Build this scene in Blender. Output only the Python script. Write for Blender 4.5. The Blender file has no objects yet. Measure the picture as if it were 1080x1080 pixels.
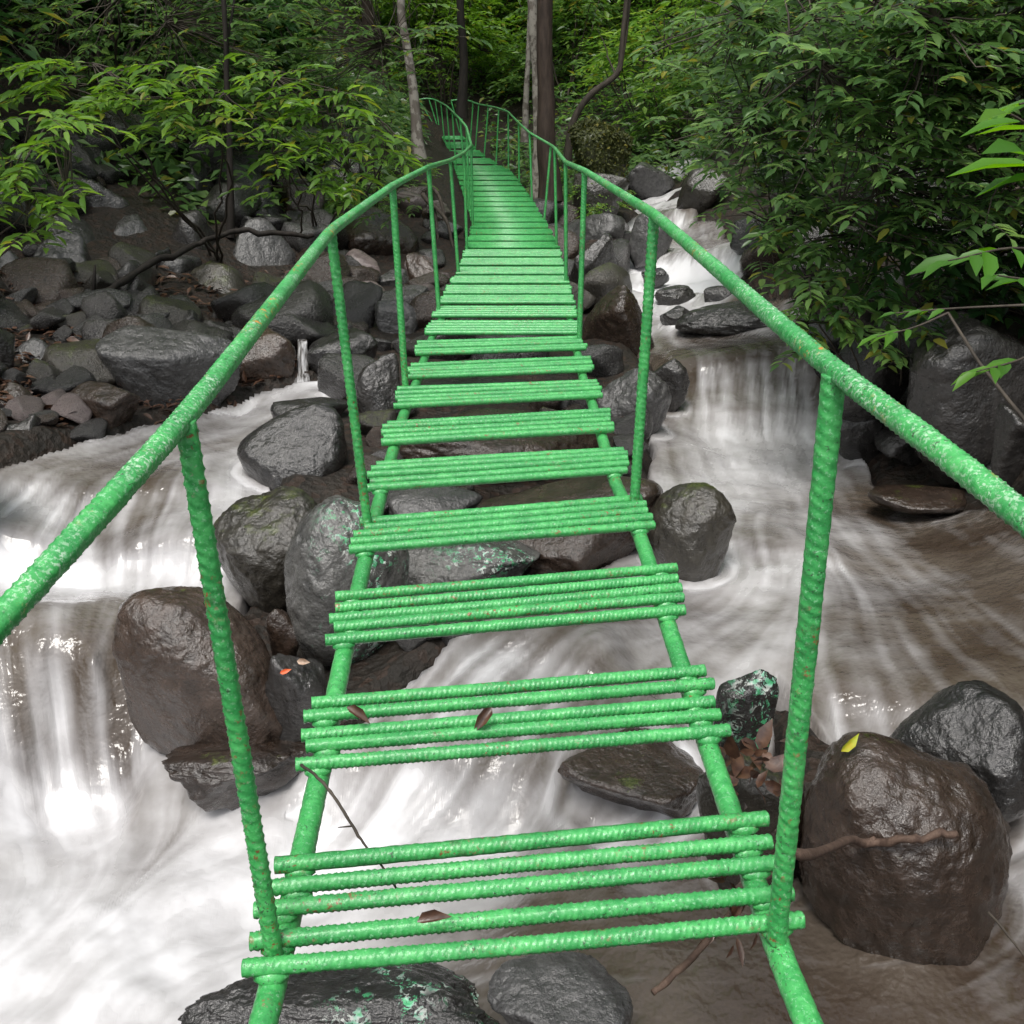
import bpy, math, random
import numpy as np
from mathutils import Vector

random.seed(7)
RNG = np.random.default_rng(7)
scene = bpy.context.scene
COL = scene.collection

# ------------------------------------------------------------------ camera model
F, CX = 1050.0, 540.0
TH = math.radians(20.0)
CT, ST = math.cos(TH), math.sin(TH)

def ray(px, py):
    u = (px - CX) / F; v = (CX - py) / F
    return np.array([u, CT + v * ST, -ST + v * CT])
def at_depth(px, py, zc): return ray(px, py) * zc
def at_z(px, py, z):
    r = ray(px, py); return r * (z / r[2])
def at_y(px, py, Y):
    r = ray(px, py); return r * (Y / r[1])

# ------------------------------------------------------------------ numpy noise
def _hash(i, j, k):
    n = (i.astype(np.int64) * 374761393 + j.astype(np.int64) * 668265263 + k.astype(np.int64) * 2147483647 % 1000003)
    n = (n ^ (n >> 13)) * 1274126177 & 0xFFFFFFFF
    n = (n ^ (n >> 16)) & 0xFFFFFFFF
    return n / 4294967295.0
def vnoise(P):
    P = np.asarray(P, float)
    I = np.floor(P).astype(np.int64); f = P - I; f = f * f * (3 - 2 * f)
    out = 0
    for a in (0, 1):
        wa = f[:, 0] if a else 1 - f[:, 0]
        for b in (0, 1):
            wb = f[:, 1] if b else 1 - f[:, 1]
            for c in (0, 1):
                wc = f[:, 2] if c else 1 - f[:, 2]
                out = out + wa * wb * wc * _hash(I[:, 0] + a, I[:, 1] + b, I[:, 2] + c)
    return out
def fbm(P, octv=4, gain=.5):
    s = 0; a = 1; t = 0; P = np.asarray(P, float)
    for o in range(octv):
        s = s + a * (vnoise(P + 17.3 * o) - .5); t += a; a *= gain; P = P * 2.03
    return s / t * 2
def sstep(a, b, x):
    t = np.clip((x - a) / (b - a), 0, 1); return t * t * (3 - 2 * t)
def nrm(A):
    return A / np.maximum(np.linalg.norm(A, axis=-1, keepdims=True), 1e-9)

# ------------------------------------------------------------------ object helpers
def mesh_from(name, V, faces, smooth=True):
    """V (n,3); faces: list of int arrays (m,3)/(m,4)"""
    me = bpy.data.meshes.new(name)
    V = np.ascontiguousarray(V, dtype=np.float32)
    me.vertices.add(len(V)); me.vertices.foreach_set('co', V.ravel())
    loops = np.concatenate([f.ravel() for f in faces]).astype(np.int32)
    tot = np.concatenate([np.full(len(f), f.shape[1]) for f in faces]).astype(np.int32)
    start = np.concatenate([[0], np.cumsum(tot)[:-1]]).astype(np.int32)
    me.loops.add(len(loops)); me.loops.foreach_set('vertex_index', loops)
    me.polygons.add(len(tot)); me.polygons.foreach_set('loop_start', start)
    me.polygons.foreach_set('loop_total', tot)
    me.polygons.foreach_set('use_smooth', np.full(len(tot), smooth, dtype=bool))
    me.update(calc_edges=True); me.validate()
    return me
def obj(name, me, mat=None, parent=None, loc=(0, 0, 0)):
    if mat is not None and len(me.materials) == 0: me.materials.append(mat)
    o = bpy.data.objects.new(name, me); COL.objects.link(o); o.location = loc
    if parent is not None: o.parent = parent
    return o
def empty(name, loc=(0, 0, 0), parent=None):
    o = bpy.data.objects.new(name, None); COL.objects.link(o); o.location = loc
    o.empty_display_size = .1
    if parent is not None: o.parent = parent
    return o
def tag(o, label=None, cat=None, group=None, kind=None):
    if label: o['label'] = label
    if cat: o['category'] = cat
    if group: o['group'] = group
    if kind: o['kind'] = kind
    return o
def copy_tree(o, loc=None, rz=None, sc=None, parent=None):
    c = o.copy(); COL.objects.link(c)
    if parent is not None: c.parent = parent
    if loc is not None: c.location = loc
    if rz is not None: c.rotation_euler = (0, 0, rz)
    if sc is not None: c.scale = (sc, sc, sc)
    for ch in list(o.children): copy_tree(ch, parent=c)
    return c

# ------------------------------------------------------------------ material helpers
class NT:
    def __init__(self, name):
        self.m = bpy.data.materials.new(name); self.m.use_nodes = True
        self.t = self.m.node_tree; self.t.nodes.clear()
        self.out = self.n('ShaderNodeOutputMaterial')
    def n(self, typ, **kw):
        nd = self.t.nodes.new(typ)
        for k, v in kw.items(): setattr(nd, k, v)
        return nd
    def l(self, a, b): self.t.links.new(a, b)
    def noise(self, vec, scale, detail=4, rough=.55, dist=0):
        n = self.n('ShaderNodeTexNoise'); n.inputs['Scale'].default_value = scale
        n.inputs['Detail'].default_value = detail; n.inputs['Roughness'].default_value = rough
        n.inputs['Distortion'].default_value = dist
        if vec is not None: self.l(vec, n.inputs['Vector'])
        return n.outputs['Fac']
    def ramp(self, fac, stops):
        r = self.n('ShaderNodeValToRGB'); e = r.color_ramp.elements
        while len(e) < len(stops): e.new(.5)
        for el, (p, c) in zip(e, stops):
            el.position = p; el.color = (c[0], c[1], c[2], 1) if hasattr(c, '__len__') else (c, c, c, 1)
        self.l(fac, r.inputs['Fac']); return r.outputs['Color']
    def mix(self, fac, a, b):
        n = self.n('ShaderNodeMix', data_type='RGBA')
        for sock, v in ((n.inputs['Factor'], fac), (n.inputs[6], a), (n.inputs[7], b)):
            if hasattr(v, 'is_linked'): self.l(v, sock)
            elif hasattr(v, '__len__'): sock.default_value = (v[0], v[1], v[2], 1)
            else: sock.default_value = v
        return n.outputs[2]
    def math(self, op, a, b=None, clamp=False):
        n = self.n('ShaderNodeMath', operation=op); n.use_clamp = clamp
        for i, v in enumerate((a, b)):
            if v is None: continue
            if hasattr(v, 'is_linked'): self.l(v, n.inputs[i])
            else: n.inputs[i].default_value = v
        return n.outputs[0]
    def bump(self, h, strength, dist, normal=None):
        b = self.n('ShaderNodeBump'); b.inputs['Strength'].default_value = strength
        b.inputs['Distance'].default_value = dist; self.l(h, b.inputs['Height'])
        if normal is not None: self.l(normal, b.inputs['Normal'])
        return b.outputs['Normal']
    def principled(self, color, rough, normal=None, spec=.5, coat=0, coat_rough=.1):
        p = self.n('ShaderNodeBsdfPrincipled')
        if hasattr(color, 'is_linked'): self.l(color, p.inputs['Base Color'])
        else: p.inputs['Base Color'].default_value = (*color, 1)
        if hasattr(rough, 'is_linked'): self.l(rough, p.inputs['Roughness'])
        else: p.inputs['Roughness'].default_value = rough
        p.inputs['Specular IOR Level'].default_value = spec
        p.inputs['Coat Weight'].default_value = coat; p.inputs['Coat Roughness'].default_value = coat_rough
        if normal is not None:
            self.l(normal, p.inputs['Normal'])
            if coat > 0: self.l(normal, p.inputs['Coat Normal'])
        return p.outputs['BSDF']
    def done(self, sh): self.l(sh, self.out.inputs['Surface']); return self.m
    def objvec(self):
        tc = self.n('ShaderNodeTexCoord'); oi = self.n('ShaderNodeObjectInfo')
        sc = self.n('ShaderNodeVectorMath', operation='SCALE'); sc.inputs[0].default_value = (37, 19, 53)
        self.l(oi.outputs['Random'], sc.inputs['Scale'])
        ad = self.n('ShaderNodeVectorMath', operation='ADD')
        self.l(tc.outputs['Object'], ad.inputs[0]); self.l(sc.outputs[0], ad.inputs[1])
        return ad.outputs[0], oi.outputs['Random']

def rock_material(name, dark, light, moss=0., paint=False, rough=(.22, .5), wet=.5):
    t = NT(name); v, rnd = t.objvec()
    big = t.noise(v, 3.2, 6, .62, .3); mid = t.noise(v, 16, 6, .65); fine = t.noise(v, 90, 3, .6)
    c = t.ramp(big, [(.3, dark), (.7, light)])
    c2 = t.ramp(mid, [(.32, [x * .55 for x in dark]), (.72, [x * 1.25 for x in light])])
    c = t.mix(.5, c, c2)
    # pale lichen and mineral specks
    sp = t.ramp(t.noise(v, 46, 3, .7), [(.66, 0.), (.74, 1.)])
    sp = t.math('MULTIPLY', sp, t.ramp(t.noise(v, 4, 2), [(.5, 0.), (.62, .45)]))
    c = t.mix(sp, c, (.2, .19, .16))
    val = t.n('ShaderNodeHueSaturation'); t.l(c, val.inputs['Color'])
    mr = t.n('ShaderNodeMapRange'); mr.inputs['To Min'].default_value = .7; mr.inputs['To Max'].default_value = 1.4
    t.l(rnd, mr.inputs['Value']); t.l(mr.outputs[0], val.inputs['Value']); c = val.outputs['Color']
    geo = t.n('ShaderNodeNewGeometry'); sep = t.n('ShaderNodeSeparateXYZ'); t.l(geo.outputs['Normal'], sep.inputs[0])
    if moss > 0:
        up = t.math('MULTIPLY_ADD', sep.outputs['Z'], .35)
        up.node.inputs[2].default_value = .0
        s = t.math('ADD', up, t.noise(v, 7, 6, .7))
        mk = t.ramp(s, [(1.0 - moss * .55, 0.), (1.14 - moss * .55, 1.)])
        mc = t.ramp(t.noise(v, 60, 3), [(.3, (.018, .028, .006)), (.7, (.075, .085, .02))])
        c = t.mix(mk, c, mc)
    if paint:
        m = t.ramp(t.noise(v, 34, 5, .75, .6), [(.535, 0.), (.555, 1.)])
        zone = t.ramp(t.noise(v, 5.5, 2), [(.45, 0.), (.55, 1.)])
        sepo = t.n('ShaderNodeSeparateXYZ'); tc = t.n('ShaderNodeTexCoord'); t.l(tc.outputs['Object'], sepo.inputs[0])
        side = t.math('MULTIPLY_ADD', sepo.outputs['X'], 4.); side.node.inputs[2].default_value = .55; side.node.use_clamp = True
        m = t.math('MULTIPLY', m, t.math('MULTIPLY', zone, side))
        c = t.mix(m, c, t.ramp(t.noise(v, 30, 2), [(.42, (.06, .42, .17)), (.5, (.25, .55, .4)), (.58, (.55, .6, .55))]))
    rg = t.ramp(mid, [(.3, rough[0]), (.75, rough[1])])
    pit = t.n('ShaderNodeTexVoronoi'); pit.inputs['Scale'].default_value = 55; t.l(v, pit.inputs['Vector'])
    n = t.bump(mid, .55, .035); n = t.bump(pit.outputs['Distance'], .22, .008, n); n = t.bump(fine, .28, .003, n)
    return t.done(t.principled(c, rg, n, .5, wet, .08))

ROCK = {
    'grey': rock_material('wet grey basalt', (.020, .020, .020), (.070, .068, .067), rough=(.18, .42)),
    'dark': rock_material('wet dark basalt', (.010, .010, .010), (.034, .031, .029), rough=(.1, .34)),
    'brown': rock_material('wet brown basalt', (.012, .008, .005), (.046, .030, .022), .10, rough=(.12, .36)),
    'moss': rock_material('mossy basalt', (.015, .013, .010), (.042, .037, .028), .38),
    'green': rock_material('thickly mossed stone', (.02, .02, .012), (.05, .05, .03), 1.3, rough=(.6, .8)),
    'red': rock_material('reddish stone', (.055, .042, .040), (.14, .11, .105)),
    'ink': rock_material('black basalt with paint flecks', (.008, .008, .008), (.03, .028, .026), .05, True, rough=(.1, .3)),
    'paint': rock_material('grey basalt with paint spatter', (.030, .030, .029), (.10, .098, .092), .1, True, rough=(.15, .4)),
}

def paint_material(name, worn):
    t = NT(name); v, rnd = t.objvec()
    a = t.noise(v, 60, 4, .65); b = t.noise(v, 260, 3, .6); g = t.noise(v, 7, 4, .6)
    c = t.ramp(a, [(.3, (.024, .27, .060)), (.68, (.085, .47, .125))])
    c = t.mix(t.ramp(g, [(.38, .55), (.58, 0.)]), c, (.018, .22, .055))
    pale = t.ramp(t.noise(v, 150, 4, .7), [(.56, 0.), (.66, .6)])
    c = t.mix(pale, c, (.30, .60, .36))
    if worn:
        sc = t.math('MULTIPLY', t.ramp(t.noise(v, 210, 4, .7), [(.52, 0.), (.60, .65)]), t.ramp(t.noise(v, 11, 4, .6), [(.42, 0.), (.6, 1.)]))
        c = t.mix(sc, c, (.62, .74, .62))
    chip = t.math('MULTIPLY', t.ramp(t.noise(v, 190, 3, .6), [(.60, 0.), (.64, .85)]), t.ramp(t.noise(v, 13, 3), [(.42, 0.), (.58, 1.)]))
    c = t.mix(chip, c, (.035, .06, .035))
    mud = t.math('MULTIPLY', t.ramp(t.noise(v, 34, 5, .7), [(.56, 0.), (.68, .5)]), t.ramp(t.noise(v, 4.5, 2), [(.48, 0.), (.6, 1.)]))
    c = t.mix(mud, c, (.05, .05, .028))
    rust = t.math('MULTIPLY', t.ramp(t.noise(v, 75, 4, .7), [(.58, 0.), (.63, 1.)]), t.ramp(t.noise(v, 4.5, 3, .6), [(.52, 0.), (.62, 1.)]))
    c = t.mix(rust, c, (.50, .20, .03) if worn else (.20, .085, .03))
    rg = t.ramp(b, [(.3, .32), (.7, .62)])
    n = t.bump(a, .3, .003); n = t.bump(b, .5, .0014, n)
    return t.done(t.principled(c, rg, n, .5, .4, .14))
PAINT = paint_material('wet green paint', False); PAINT_WORN = paint_material('worn green paint', True)

def leaf_material(name, c0, c1, c2, rough=.35, trans=.45):
    t = NT(name)
    geo = t.n('ShaderNodeNewGeometry')
    c = t.ramp(geo.outputs['Random Per Island'], [(0., c0), (.55, c1), (1., c2)])
    tc = t.n('ShaderNodeTexCoord')
    c = t.mix(t.ramp(t.noise(tc.outputs['Object'], 1.3, 2), [(.35, .35), (.6, 0.)]), c, [x * .8 for x in c0])
    old = t.n('ShaderNodeMath', operation='FRACT'); t.l(t.math('MULTIPLY', geo.outputs['Random Per Island'], 37.7), old.inputs[0])
    c = t.mix(t.ramp(old.outputs[0], [(.955, 0.), (.97, .7)]), c, (.22, .20, .03))
    p = t.principled(c, rough, None, .5)
    tr = t.n('ShaderNodeBsdfTranslucent')
    hs = t.n('ShaderNodeHueSaturation'); hs.inputs['Saturation'].default_value = 1.1; hs.inputs['Value'].default_value = 1.9
    hs.inputs['Hue'].default_value = .485
    t.l(c, hs.inputs['Color']); t.l(hs.outputs[0], tr.inputs['Color'])
    mx = t.n('ShaderNodeMixShader'); mx.inputs[0].default_value = trans
    t.l(p, mx.inputs[1]); t.l(tr.outputs[0], mx.inputs[2])
    return t.done(mx.outputs[0])
LEAF = {
    'near': leaf_material('vivid green long leaves', (.045, .15, .012), (.07, .21, .016), (.11, .27, .022), .45),
    'bright': leaf_material('young green leaves', (.06, .14, .02), (.12, .25, .034), (.20, .34, .055)),
    'mid': leaf_material('mid green leaves', (.042, .095, .028), (.082, .17, .044), (.15, .26, .07)),
    'fresh': leaf_material('fresh wet green leaves', (.050, .11, .036), (.10, .20, .06), (.18, .30, .09), rough=.25),
    'dark': leaf_material('dark green leaves', (.018, .058, .017), (.034, .09, .024), (.06, .13, .03)),
    'lime': leaf_material('pale lime leaves', (.07, .17, .03), (.13, .26, .045), (.22, .35, .07)),
}
def bark_material(name, a, b, scale=18, patch=None):
    t = NT(name); v, _ = t.objvec()
    mp = t.n('ShaderNodeMapping'); mp.inputs['Scale'].default_value = (1, 1, .22); t.l(v, mp.inputs['Vector'])
    h = t.noise(mp.outputs[0], scale, 6, .65); c = t.ramp(h, [(.3, a), (.7, b)])
    if patch:
        c = t.mix(t.ramp(t.noise(v, 9, 4, .6), [(.46, 0.), (.52, 1.)]), c, patch)
    return t.done(t.principled(c, .75, t.bump(h, .6, .02), .3))
BARK = {
    'brown': bark_material('brown bark', (.018, .012, .009), (.06, .042, .032)),
    'pale': bark_material('peeling pale bark', (.09, .075, .062), (.17, .15, .13), 14, (.27, .25, .22)),
    'grey': bark_material('grey twig bark', (.03, .025, .02), (.085, .07, .055)),
    'stick': bark_material('wet broken stick', (.05, .03, .022), (.15, .10, .075), 30),
    'dark': bark_material('dark wet bark', (.008, .007, .006), (.03, .024, .02)),
}
def plain(name, c0, c1, rough=.5, scale=30, coat=0.):
    t = NT(name); v, _ = t.objvec(); f = t.noise(v, scale, 4)
    return t.done(t.principled(t.ramp(f, [(.35, c0), (.65, c1)]), rough, t.bump(f, .4, .004), .5, coat, .15))
M_DEADLEAF = plain('dead brown leaf', (.035, .014, .008), (.10, .05, .028), .45, 40, .2)
M_YELLOW = plain('yellow leaf', (.42, .36, .02), (.30, .40, .03), .4)
M_ORANGE = plain('orange leaf', (.62, .10, .025), (.70, .16, .04), .4)
M_SHELL = plain('pale fungus shell', (.34, .22, .15), (.55, .42, .32), .5, 60)

# ------------------------------------------------------------------ terrain control
ctrl = []
def cz(px, py, z): ctrl.append(at_z(px, py, z))
def cy(px, py, Y): ctrl.append(at_y(px, py, Y))
for a in [(712, 178, 20), (700, 215, 15.5), (705, 262, 12.3), (690, 274, 11.8), (700, 310, 10.4), (690, 340, 9.5), (760, 365, 8.6),
          (780, 391, 7.55), (785, 478, 6.5), (385, 395, 7.3),
          (150, 340, 8), (60, 330, 8), (300, 330, 9.5), (220, 250, 10.5), (60, 250, 9.5), (200, 180, 12), (400, 300, 11), (430, 230, 13.5),
          (440, 150, 18), (80, 140, 12), (880, 380, 7.6), (850, 300, 9.0), (790, 250, 12.5)]: cy(*a)
for a in [(830, 560, -1.93), (900, 650, -1.95), (1000, 600, -1.95), (1050, 520, -1.93), (720, 650, -1.96), (600, 690, -1.97), (480, 720, -2.0),
          (420, 830, -2.2), (560, 800, -2.08), (350, 900, -2.38), (200, 960, -2.46), (60, 1000, -2.5), (0, 900, -2.42),
          (700, 900, -2.12), (950, 1020, -2.08), (1060, 850, -2.02), (650, 1040, -2.14), (750, 800, -2.05),
          (330, 415, -1.62), (220, 455, -1.68), (100, 500, -1.73), (60, 540, -1.78), (180, 540, -1.78), (100, 580, -1.94), (60, 640, -1.98), (180, 620, -1.98),
          (100, 700, -2.03), (40, 700, -2.03), (60, 760, -2.27), (120, 745, -2.24), (70, 810, -2.42), (200, 880, -2.42),
          (150, 420, -1.6), (30, 490, -1.68), (60, 400, -1.42), (1000, 480, -1.88), (1060, 440, -1.55), (900, 430, -1.85),
          (500, 420, -1.68), (530, 520, -1.88)]: cz(*a)
ctrl += [np.array(p, float) for p in [
    (-.15, 10, -1.5), (.1, 13, -1.2), (-.7, 18, -.72), (-1.2, 23, -.1), (-1.6, 26, .7),
    (-8, 8, .8), (-12, 12, 5), (-10, 4, 1), (-6, 2, -.9), (-4, 0, -2.2), (-8, 0, -.6), (-4, 26, 3), (0, 32, 5), (6, 30, 5.5), (12, 22, 7.5), (14, 10, 7), (10, 4, 4),
    (6, 2, .9), (4, 0, -.3), (3.4, 6, -.9), (5, 6, .9), (5, 9, 1.1), (4.7, 12, .8), (7.5, 12, 3.5), (4.8, 16, .6), (7.5, 18, 3), (-5, 15, 1.6), (-8, 17, 4),
    (0, -3, -1.6), (-2, -2, -2.4), (2, -2, -1.8), (2.4, 1.0, -1.9), (3.2, 3, -1.2), (-20, 0, 6), (20, 0, 9), (-20, 30, 11), (20, 34, 13), (0, 44, 11), (-30, 60, 25), (30, 60, 25), (0, -20, -1)]]
ctrl = np.array(ctrl)
def _rbf(c):
    n = len(c); A = np.zeros((n + 3, n + 3))
    d = np.linalg.norm(c[:, None, :2] - c[None, :, :2], axis=2)
    A[:n, :n] = d + np.eye(n) * -.02; A[:n, n] = 1; A[:n, n + 1:n + 3] = c[:, :2]; A[n, :n] = 1; A[n + 1:n + 3, :n] = c[:, :2].T
    return np.linalg.solve(A, np.concatenate([c[:, 2], [0, 0, 0]]))
_w = _rbf(ctrl)
def S(xy):
    xy = np.atleast_2d(np.asarray(xy, float)); out = np.zeros(len(xy)); n = len(ctrl)
    for i in range(0, len(xy), 40000):
        q = xy[i:i + 40000]
        d = np.linalg.norm(q[:, None, :] - ctrl[None, :, :2], axis=2)
        out[i:i + 40000] = d @ _w[:n] + _w[n] + q @ _w[n + 1:]
    return out
def hit(px, py, tmin=.8, tmax=60):
    """where the view ray first meets the terrain"""
    r = ray(px, py); t = np.exp(np.linspace(math.log(tmin), math.log(tmax), 500)); P = r[None] * t[:, None]
    below = P[:, 2] <= S(P[:, :2]); k = int(np.argmax(below)) if below.any() else len(t) - 1
    if k > 0 and below.any():
        lo, hi = t[k - 1], t[k]
        for _ in range(14):
            md = (lo + hi) / 2; q = r * md
            if q[2] <= S(q[None, :2])[0]: hi = md
            else: lo = md
        return r * hi, hi
    return P[k], t[k]

# channel of the stream as chains of discs (pixel, pixel, radius in pixels)
CH = [
    [(712, 176, 24), (700, 205, 30), (694, 235, 40), (725, 262, 66), (728, 285, 76), (715, 305, 66), (700, 332, 50), (760, 365, 85), (790, 400, 85), (800, 440, 95), (800, 480, 110),
     (820, 540, 130), (790, 610, 140), (700, 670, 120), (590, 710, 105), (480, 770, 115), (410, 850, 120), (330, 910, 130), (200, 960, 150), (60, 1010, 170)],
    [(900, 560, 140), (930, 620, 160), (960, 680, 150), (1000, 740, 130), (1060, 800, 110), (1075, 900, 100)],
    [(1080, 960, 110), (950, 1050, 150), (790, 1010, 140), (650, 1030, 140), (500, 990, 130), (380, 990, 120)],
    [(700, 760, 110), (650, 830, 130), (600, 880, 130), (480, 920, 120), (380, 950, 100)],
    [(395, 392, 14), (360, 405, 28), (300, 425, 45), (240, 455, 60), (150, 490, 80), (75, 525, 85), (60, 575, 95), (60, 640, 100), (60, 710, 105), (60, 770, 100), (70, 840, 120), (90, 930, 130), (100, 1040, 160)],
    [(230, 500, 60), (200, 560, 80), (170, 620, 85), (120, 680, 70), (90, 740, 60)],
]
disc = []
for chain in CH:
    pts = []
    for (a, b, r) in chain:
        p, t = hit(a, b); pts.append((p, r * t / F))
    for i, (p, r) in enumerate(pts):
        q = pts[min(i + 1, len(pts) - 1)][0]; o = pts[max(i - 1, 0)][0]
        d = q - o; d[2] = 0; d = d / max(np.linalg.norm(d), 1e-6)
        disc.append((p[0], p[1], r, d[0], d[1]))
        if i + 1 < len(pts):
            m = (p + q) / 2; disc.append((m[0], m[1], (r + pts[i + 1][1]) / 2, d[0], d[1]))
disc = np.array(disc)
def mask(xy):
    out = np.zeros(len(xy))
    for (x, y, r, _, _) in disc:
        d = np.hypot(xy[:, 0] - x, xy[:, 1] - y) / r
        out = np.maximum(out, sstep(1.25, .8, d))
    return out
def flow(xy):
    fx = np.zeros(len(xy)) + 1e-6; fy = np.zeros(len(xy)) - 1e-5
    for (x, y, r, dx, dy) in disc:
        w = np.exp(-1.6 * ((xy[:, 0] - x) ** 2 + (xy[:, 1] - y) ** 2) / (r * r * .6))
        fx += w * dx; fy += w * dy
    l = np.hypot(fx, fy); return np.stack([fx / l, fy / l], 1)
def ground_z(xy):
    xy = np.atleast_2d(np.asarray(xy, float))
    p3 = np.c_[xy, np.zeros(len(xy))]
    m = mask(xy)
    return S(xy) - .34 * m + (1 - m) * (.07 + .16 * fbm(p3 * 1.1, 4)) + .05 * fbm(p3 * 5, 3)

# ground sheet
def sinh_axis(lo, hi, n, k, c):
    t = np.linspace(np.arcsinh((lo - c) / k), np.arcsinh((hi - c) / k), n); return c + k * np.sinh(t)
gx = sinh_axis(-60, 60, 330, 3.0, 0); gy = sinh_axis(-30, 90, 360, 3.5, 4)
GX, GY = np.meshgrid(gx, gy); gxy = np.c_[GX.ravel(), GY.ravel()]
def grid_faces(nx, ny):
    i = np.arange(nx * ny).reshape(ny, nx)
    return np.stack([i[:-1, :-1].ravel(), i[:-1, 1:].ravel(), i[1:, 1:].ravel(), i[1:, :-1].ravel()], 1)
t = NT('forest floor soil and leaf litter'); tc = t.n('ShaderNodeTexCoord'); v = tc.outputs['Object']
vo = t.n('ShaderNodeTexVoronoi'); vo.inputs['Scale'].default_value = 22; t.l(v, vo.inputs['Vector'])
c = t.ramp(t.noise(v, 3, 6, .65), [(.3, (.007, .006, .004)), (.7, (.024, .018, .013))])
c = t.mix(t.ramp(vo.outputs['Color'], [(.5, 0.), (.8, .45)]), c, (.05, .026, .016))
hgt = t.noise(v, 14, 6, .65)
M_GROUND = t.done(t.principled(c, .6, t.bump(vo.outputs['Distance'], .5, .03, t.bump(hgt, .8, .05)), .4))
ground = obj('ground', mesh_from('ground', np.c_[gxy, ground_z(gxy)], [grid_faces(330, 360)]), M_GROUND)
tag(ground, kind='structure', label='dark forest floor and stream bed of soil and leaf litter')

# ------------------------------------------------------------------ rocks
def icosphere(sub):
    import bmesh
    bm = bmesh.new(); bmesh.ops.create_icosphere(bm, subdivisions=sub, radius=1)
    V = np.array([v.co[:] for v in bm.verts]); Fc = np.array([[v.index for v in f.verts] for f in bm.faces]); bm.free()
    return nrm(V), Fc
ICO = {k: icosphere(k) for k in (3, 4, 5, 6)}
def rock_mesh(seed, a, b, c, p=9, nplanes=13, rough=.05, sub=5, sink=1.45, flat=None, spin=0.):
    rg = np.random.default_rng(seed); N, Fc = ICO[sub]
    pl = nrm(rg.normal(size=(nplanes, 3))); d = rg.uniform(.66, 1.0, nplanes)
    if flat is not None:
        pl[0] = nrm(np.array(flat, float)); d[0] = .62
    q = np.maximum(N @ pl.T, 0) / d
    r = 1.0 / np.maximum((q ** p).sum(1), 1e-9) ** (1.0 / p)
    r = np.minimum(r, 1.35)
    V = N * r[:, None]
    V /= np.abs(V).max(0)
    off = rg.uniform(0, 90, 3)
    rid = 1 - np.abs(fbm(V * 1.3 + off + 7, 3)) * 2
    disp = fbm(V * 1.9 + off, 5, .58) * rough * 2.0 + fbm(V * 9 + off, 3) * rough * .5 + (rid - .6) * rough * .5
    V = V * (1 + disp[:, None]) * (1 + .10 * np.sin(V[:, [1, 2, 0]] * 2.3 + off))
    V = (V - (V.max(0) + V.min(0)) / 2) / ((V.max(0) - V.min(0)) / 2)
    V = V * np.array([a, b, c]); V[:, 2] = np.where(V[:, 2] < 0, V[:, 2] * sink, V[:, 2])
    return mesh_from('rock', V, [Fc])

ROCK_FOOT = []
def surf(o, px, py, lift=.004):
    """point of a stone's surface that the eye sees at a pixel"""
    Q = np.array([v.co[:] for v in o.data.vertices]) + np.array(o.location[:]); dep = Q[:, 1] * CT - Q[:, 2] * ST
    e = np.hypot(CX + F * Q[:, 0] / dep - px, CX - F * (Q[:, 1] * ST + Q[:, 2] * CT) / dep - py)
    k = np.where(e < max(10, np.sort(e)[3]))[0]; k = k[np.argmin(dep[k])]; z = dep[k]
    return at_depth(px, py, z - lift)
def rock(box, label, mat='dark', name='boulder', dr=.85, Y=None, z=None, p=9, rough=.05, sub=5, flat=None, sink=1.45, seed=None, group=None, npl=13, cat=None):
    x0, y0, x1, y1 = box; cx, cyy = (x0 + x1) / 2, (y0 + y1) / 2
    if Y is not None: P = at_y(cx, y1, Y); t = P[1] / ray(cx, y1)[1]
    elif z is not None: P = at_z(cx, y1, z); t = P[1] / ray(cx, y1)[1]
    else: P, t = hit(cx, y1)
    a = (x1 - x0) * t / F / 2 * .97
    zc = t + a * dr * .55; a = (x1 - x0) * zc / F / 2 * .96; b = a * dr; H = (y1 - y0) * zc / F / 2
    phi = TH - math.atan((CX - cyy) / F)
    b = min(b, .85 * H / max(math.sin(phi), .12))
    c = math.sqrt(max(H * H - (b * math.sin(phi)) ** 2, (.3 * H) ** 2)) / math.cos(phi)
    C = at_depth(cx, cyy, zc)
    sd = seed if seed is not None else int(x0 * 7 + y0 * 13)
    me = rock_mesh(sd, a, b, c, p, npl, rough, sub, sink, flat)
    V = np.empty(len(me.vertices) * 3, np.float32); me.vertices.foreach_get('co', V); V = V.reshape(-1, 3).astype(float)
    step = max(1, len(V) // 1200)
    for _ in range(4):                      # size and place the stone until its dry part fills the outline seen from the bridge
        Q = V[::step] + C; dry = Q[:, 2] > S(Q[:, :2]) - .03
        if dry.sum() < 20: break
        Q = Q[dry]; dep = Q[:, 1] * CT - Q[:, 2] * ST
        qx = CX + F * Q[:, 0] / dep; qy = CX - F * (Q[:, 1] * ST + Q[:, 2] * CT) / dep
        kx = np.clip((x1 - x0) / (qx.max() - qx.min()), .7, 1.4); kz = np.clip((y1 - y0) / (qy.max() - qy.min()), .75, 1.3)
        ky = math.sqrt(kx * kz); V *= np.array([kx, ky, kz]); a *= kx; b *= ky; c *= kz
        C = C + at_depth(CX + (x0 + x1 - qx.max() - qx.min()) / 2, CX + (y0 - qy.min()) * .8, zc) - at_depth(CX, CX, zc)
    low = float(S(C[None, :2])[0]) - .14 - C[2]
    if V[:, 2].min() > low and low < 0: V[:, 2] = np.where(V[:, 2] < 0, V[:, 2] * min(1.45, low / V[:, 2].min()), V[:, 2])
    me.vertices.foreach_set('co', V.astype(np.float32).ravel()); me.update()
    o = obj(name, me, ROCK[mat], None, C)
    tag(o, label, cat or 'rock', group)
    ROCK_FOOT.append((C[0], C[1], a, b, C[2] - c * sink, C[2] + c))
    return o

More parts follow.
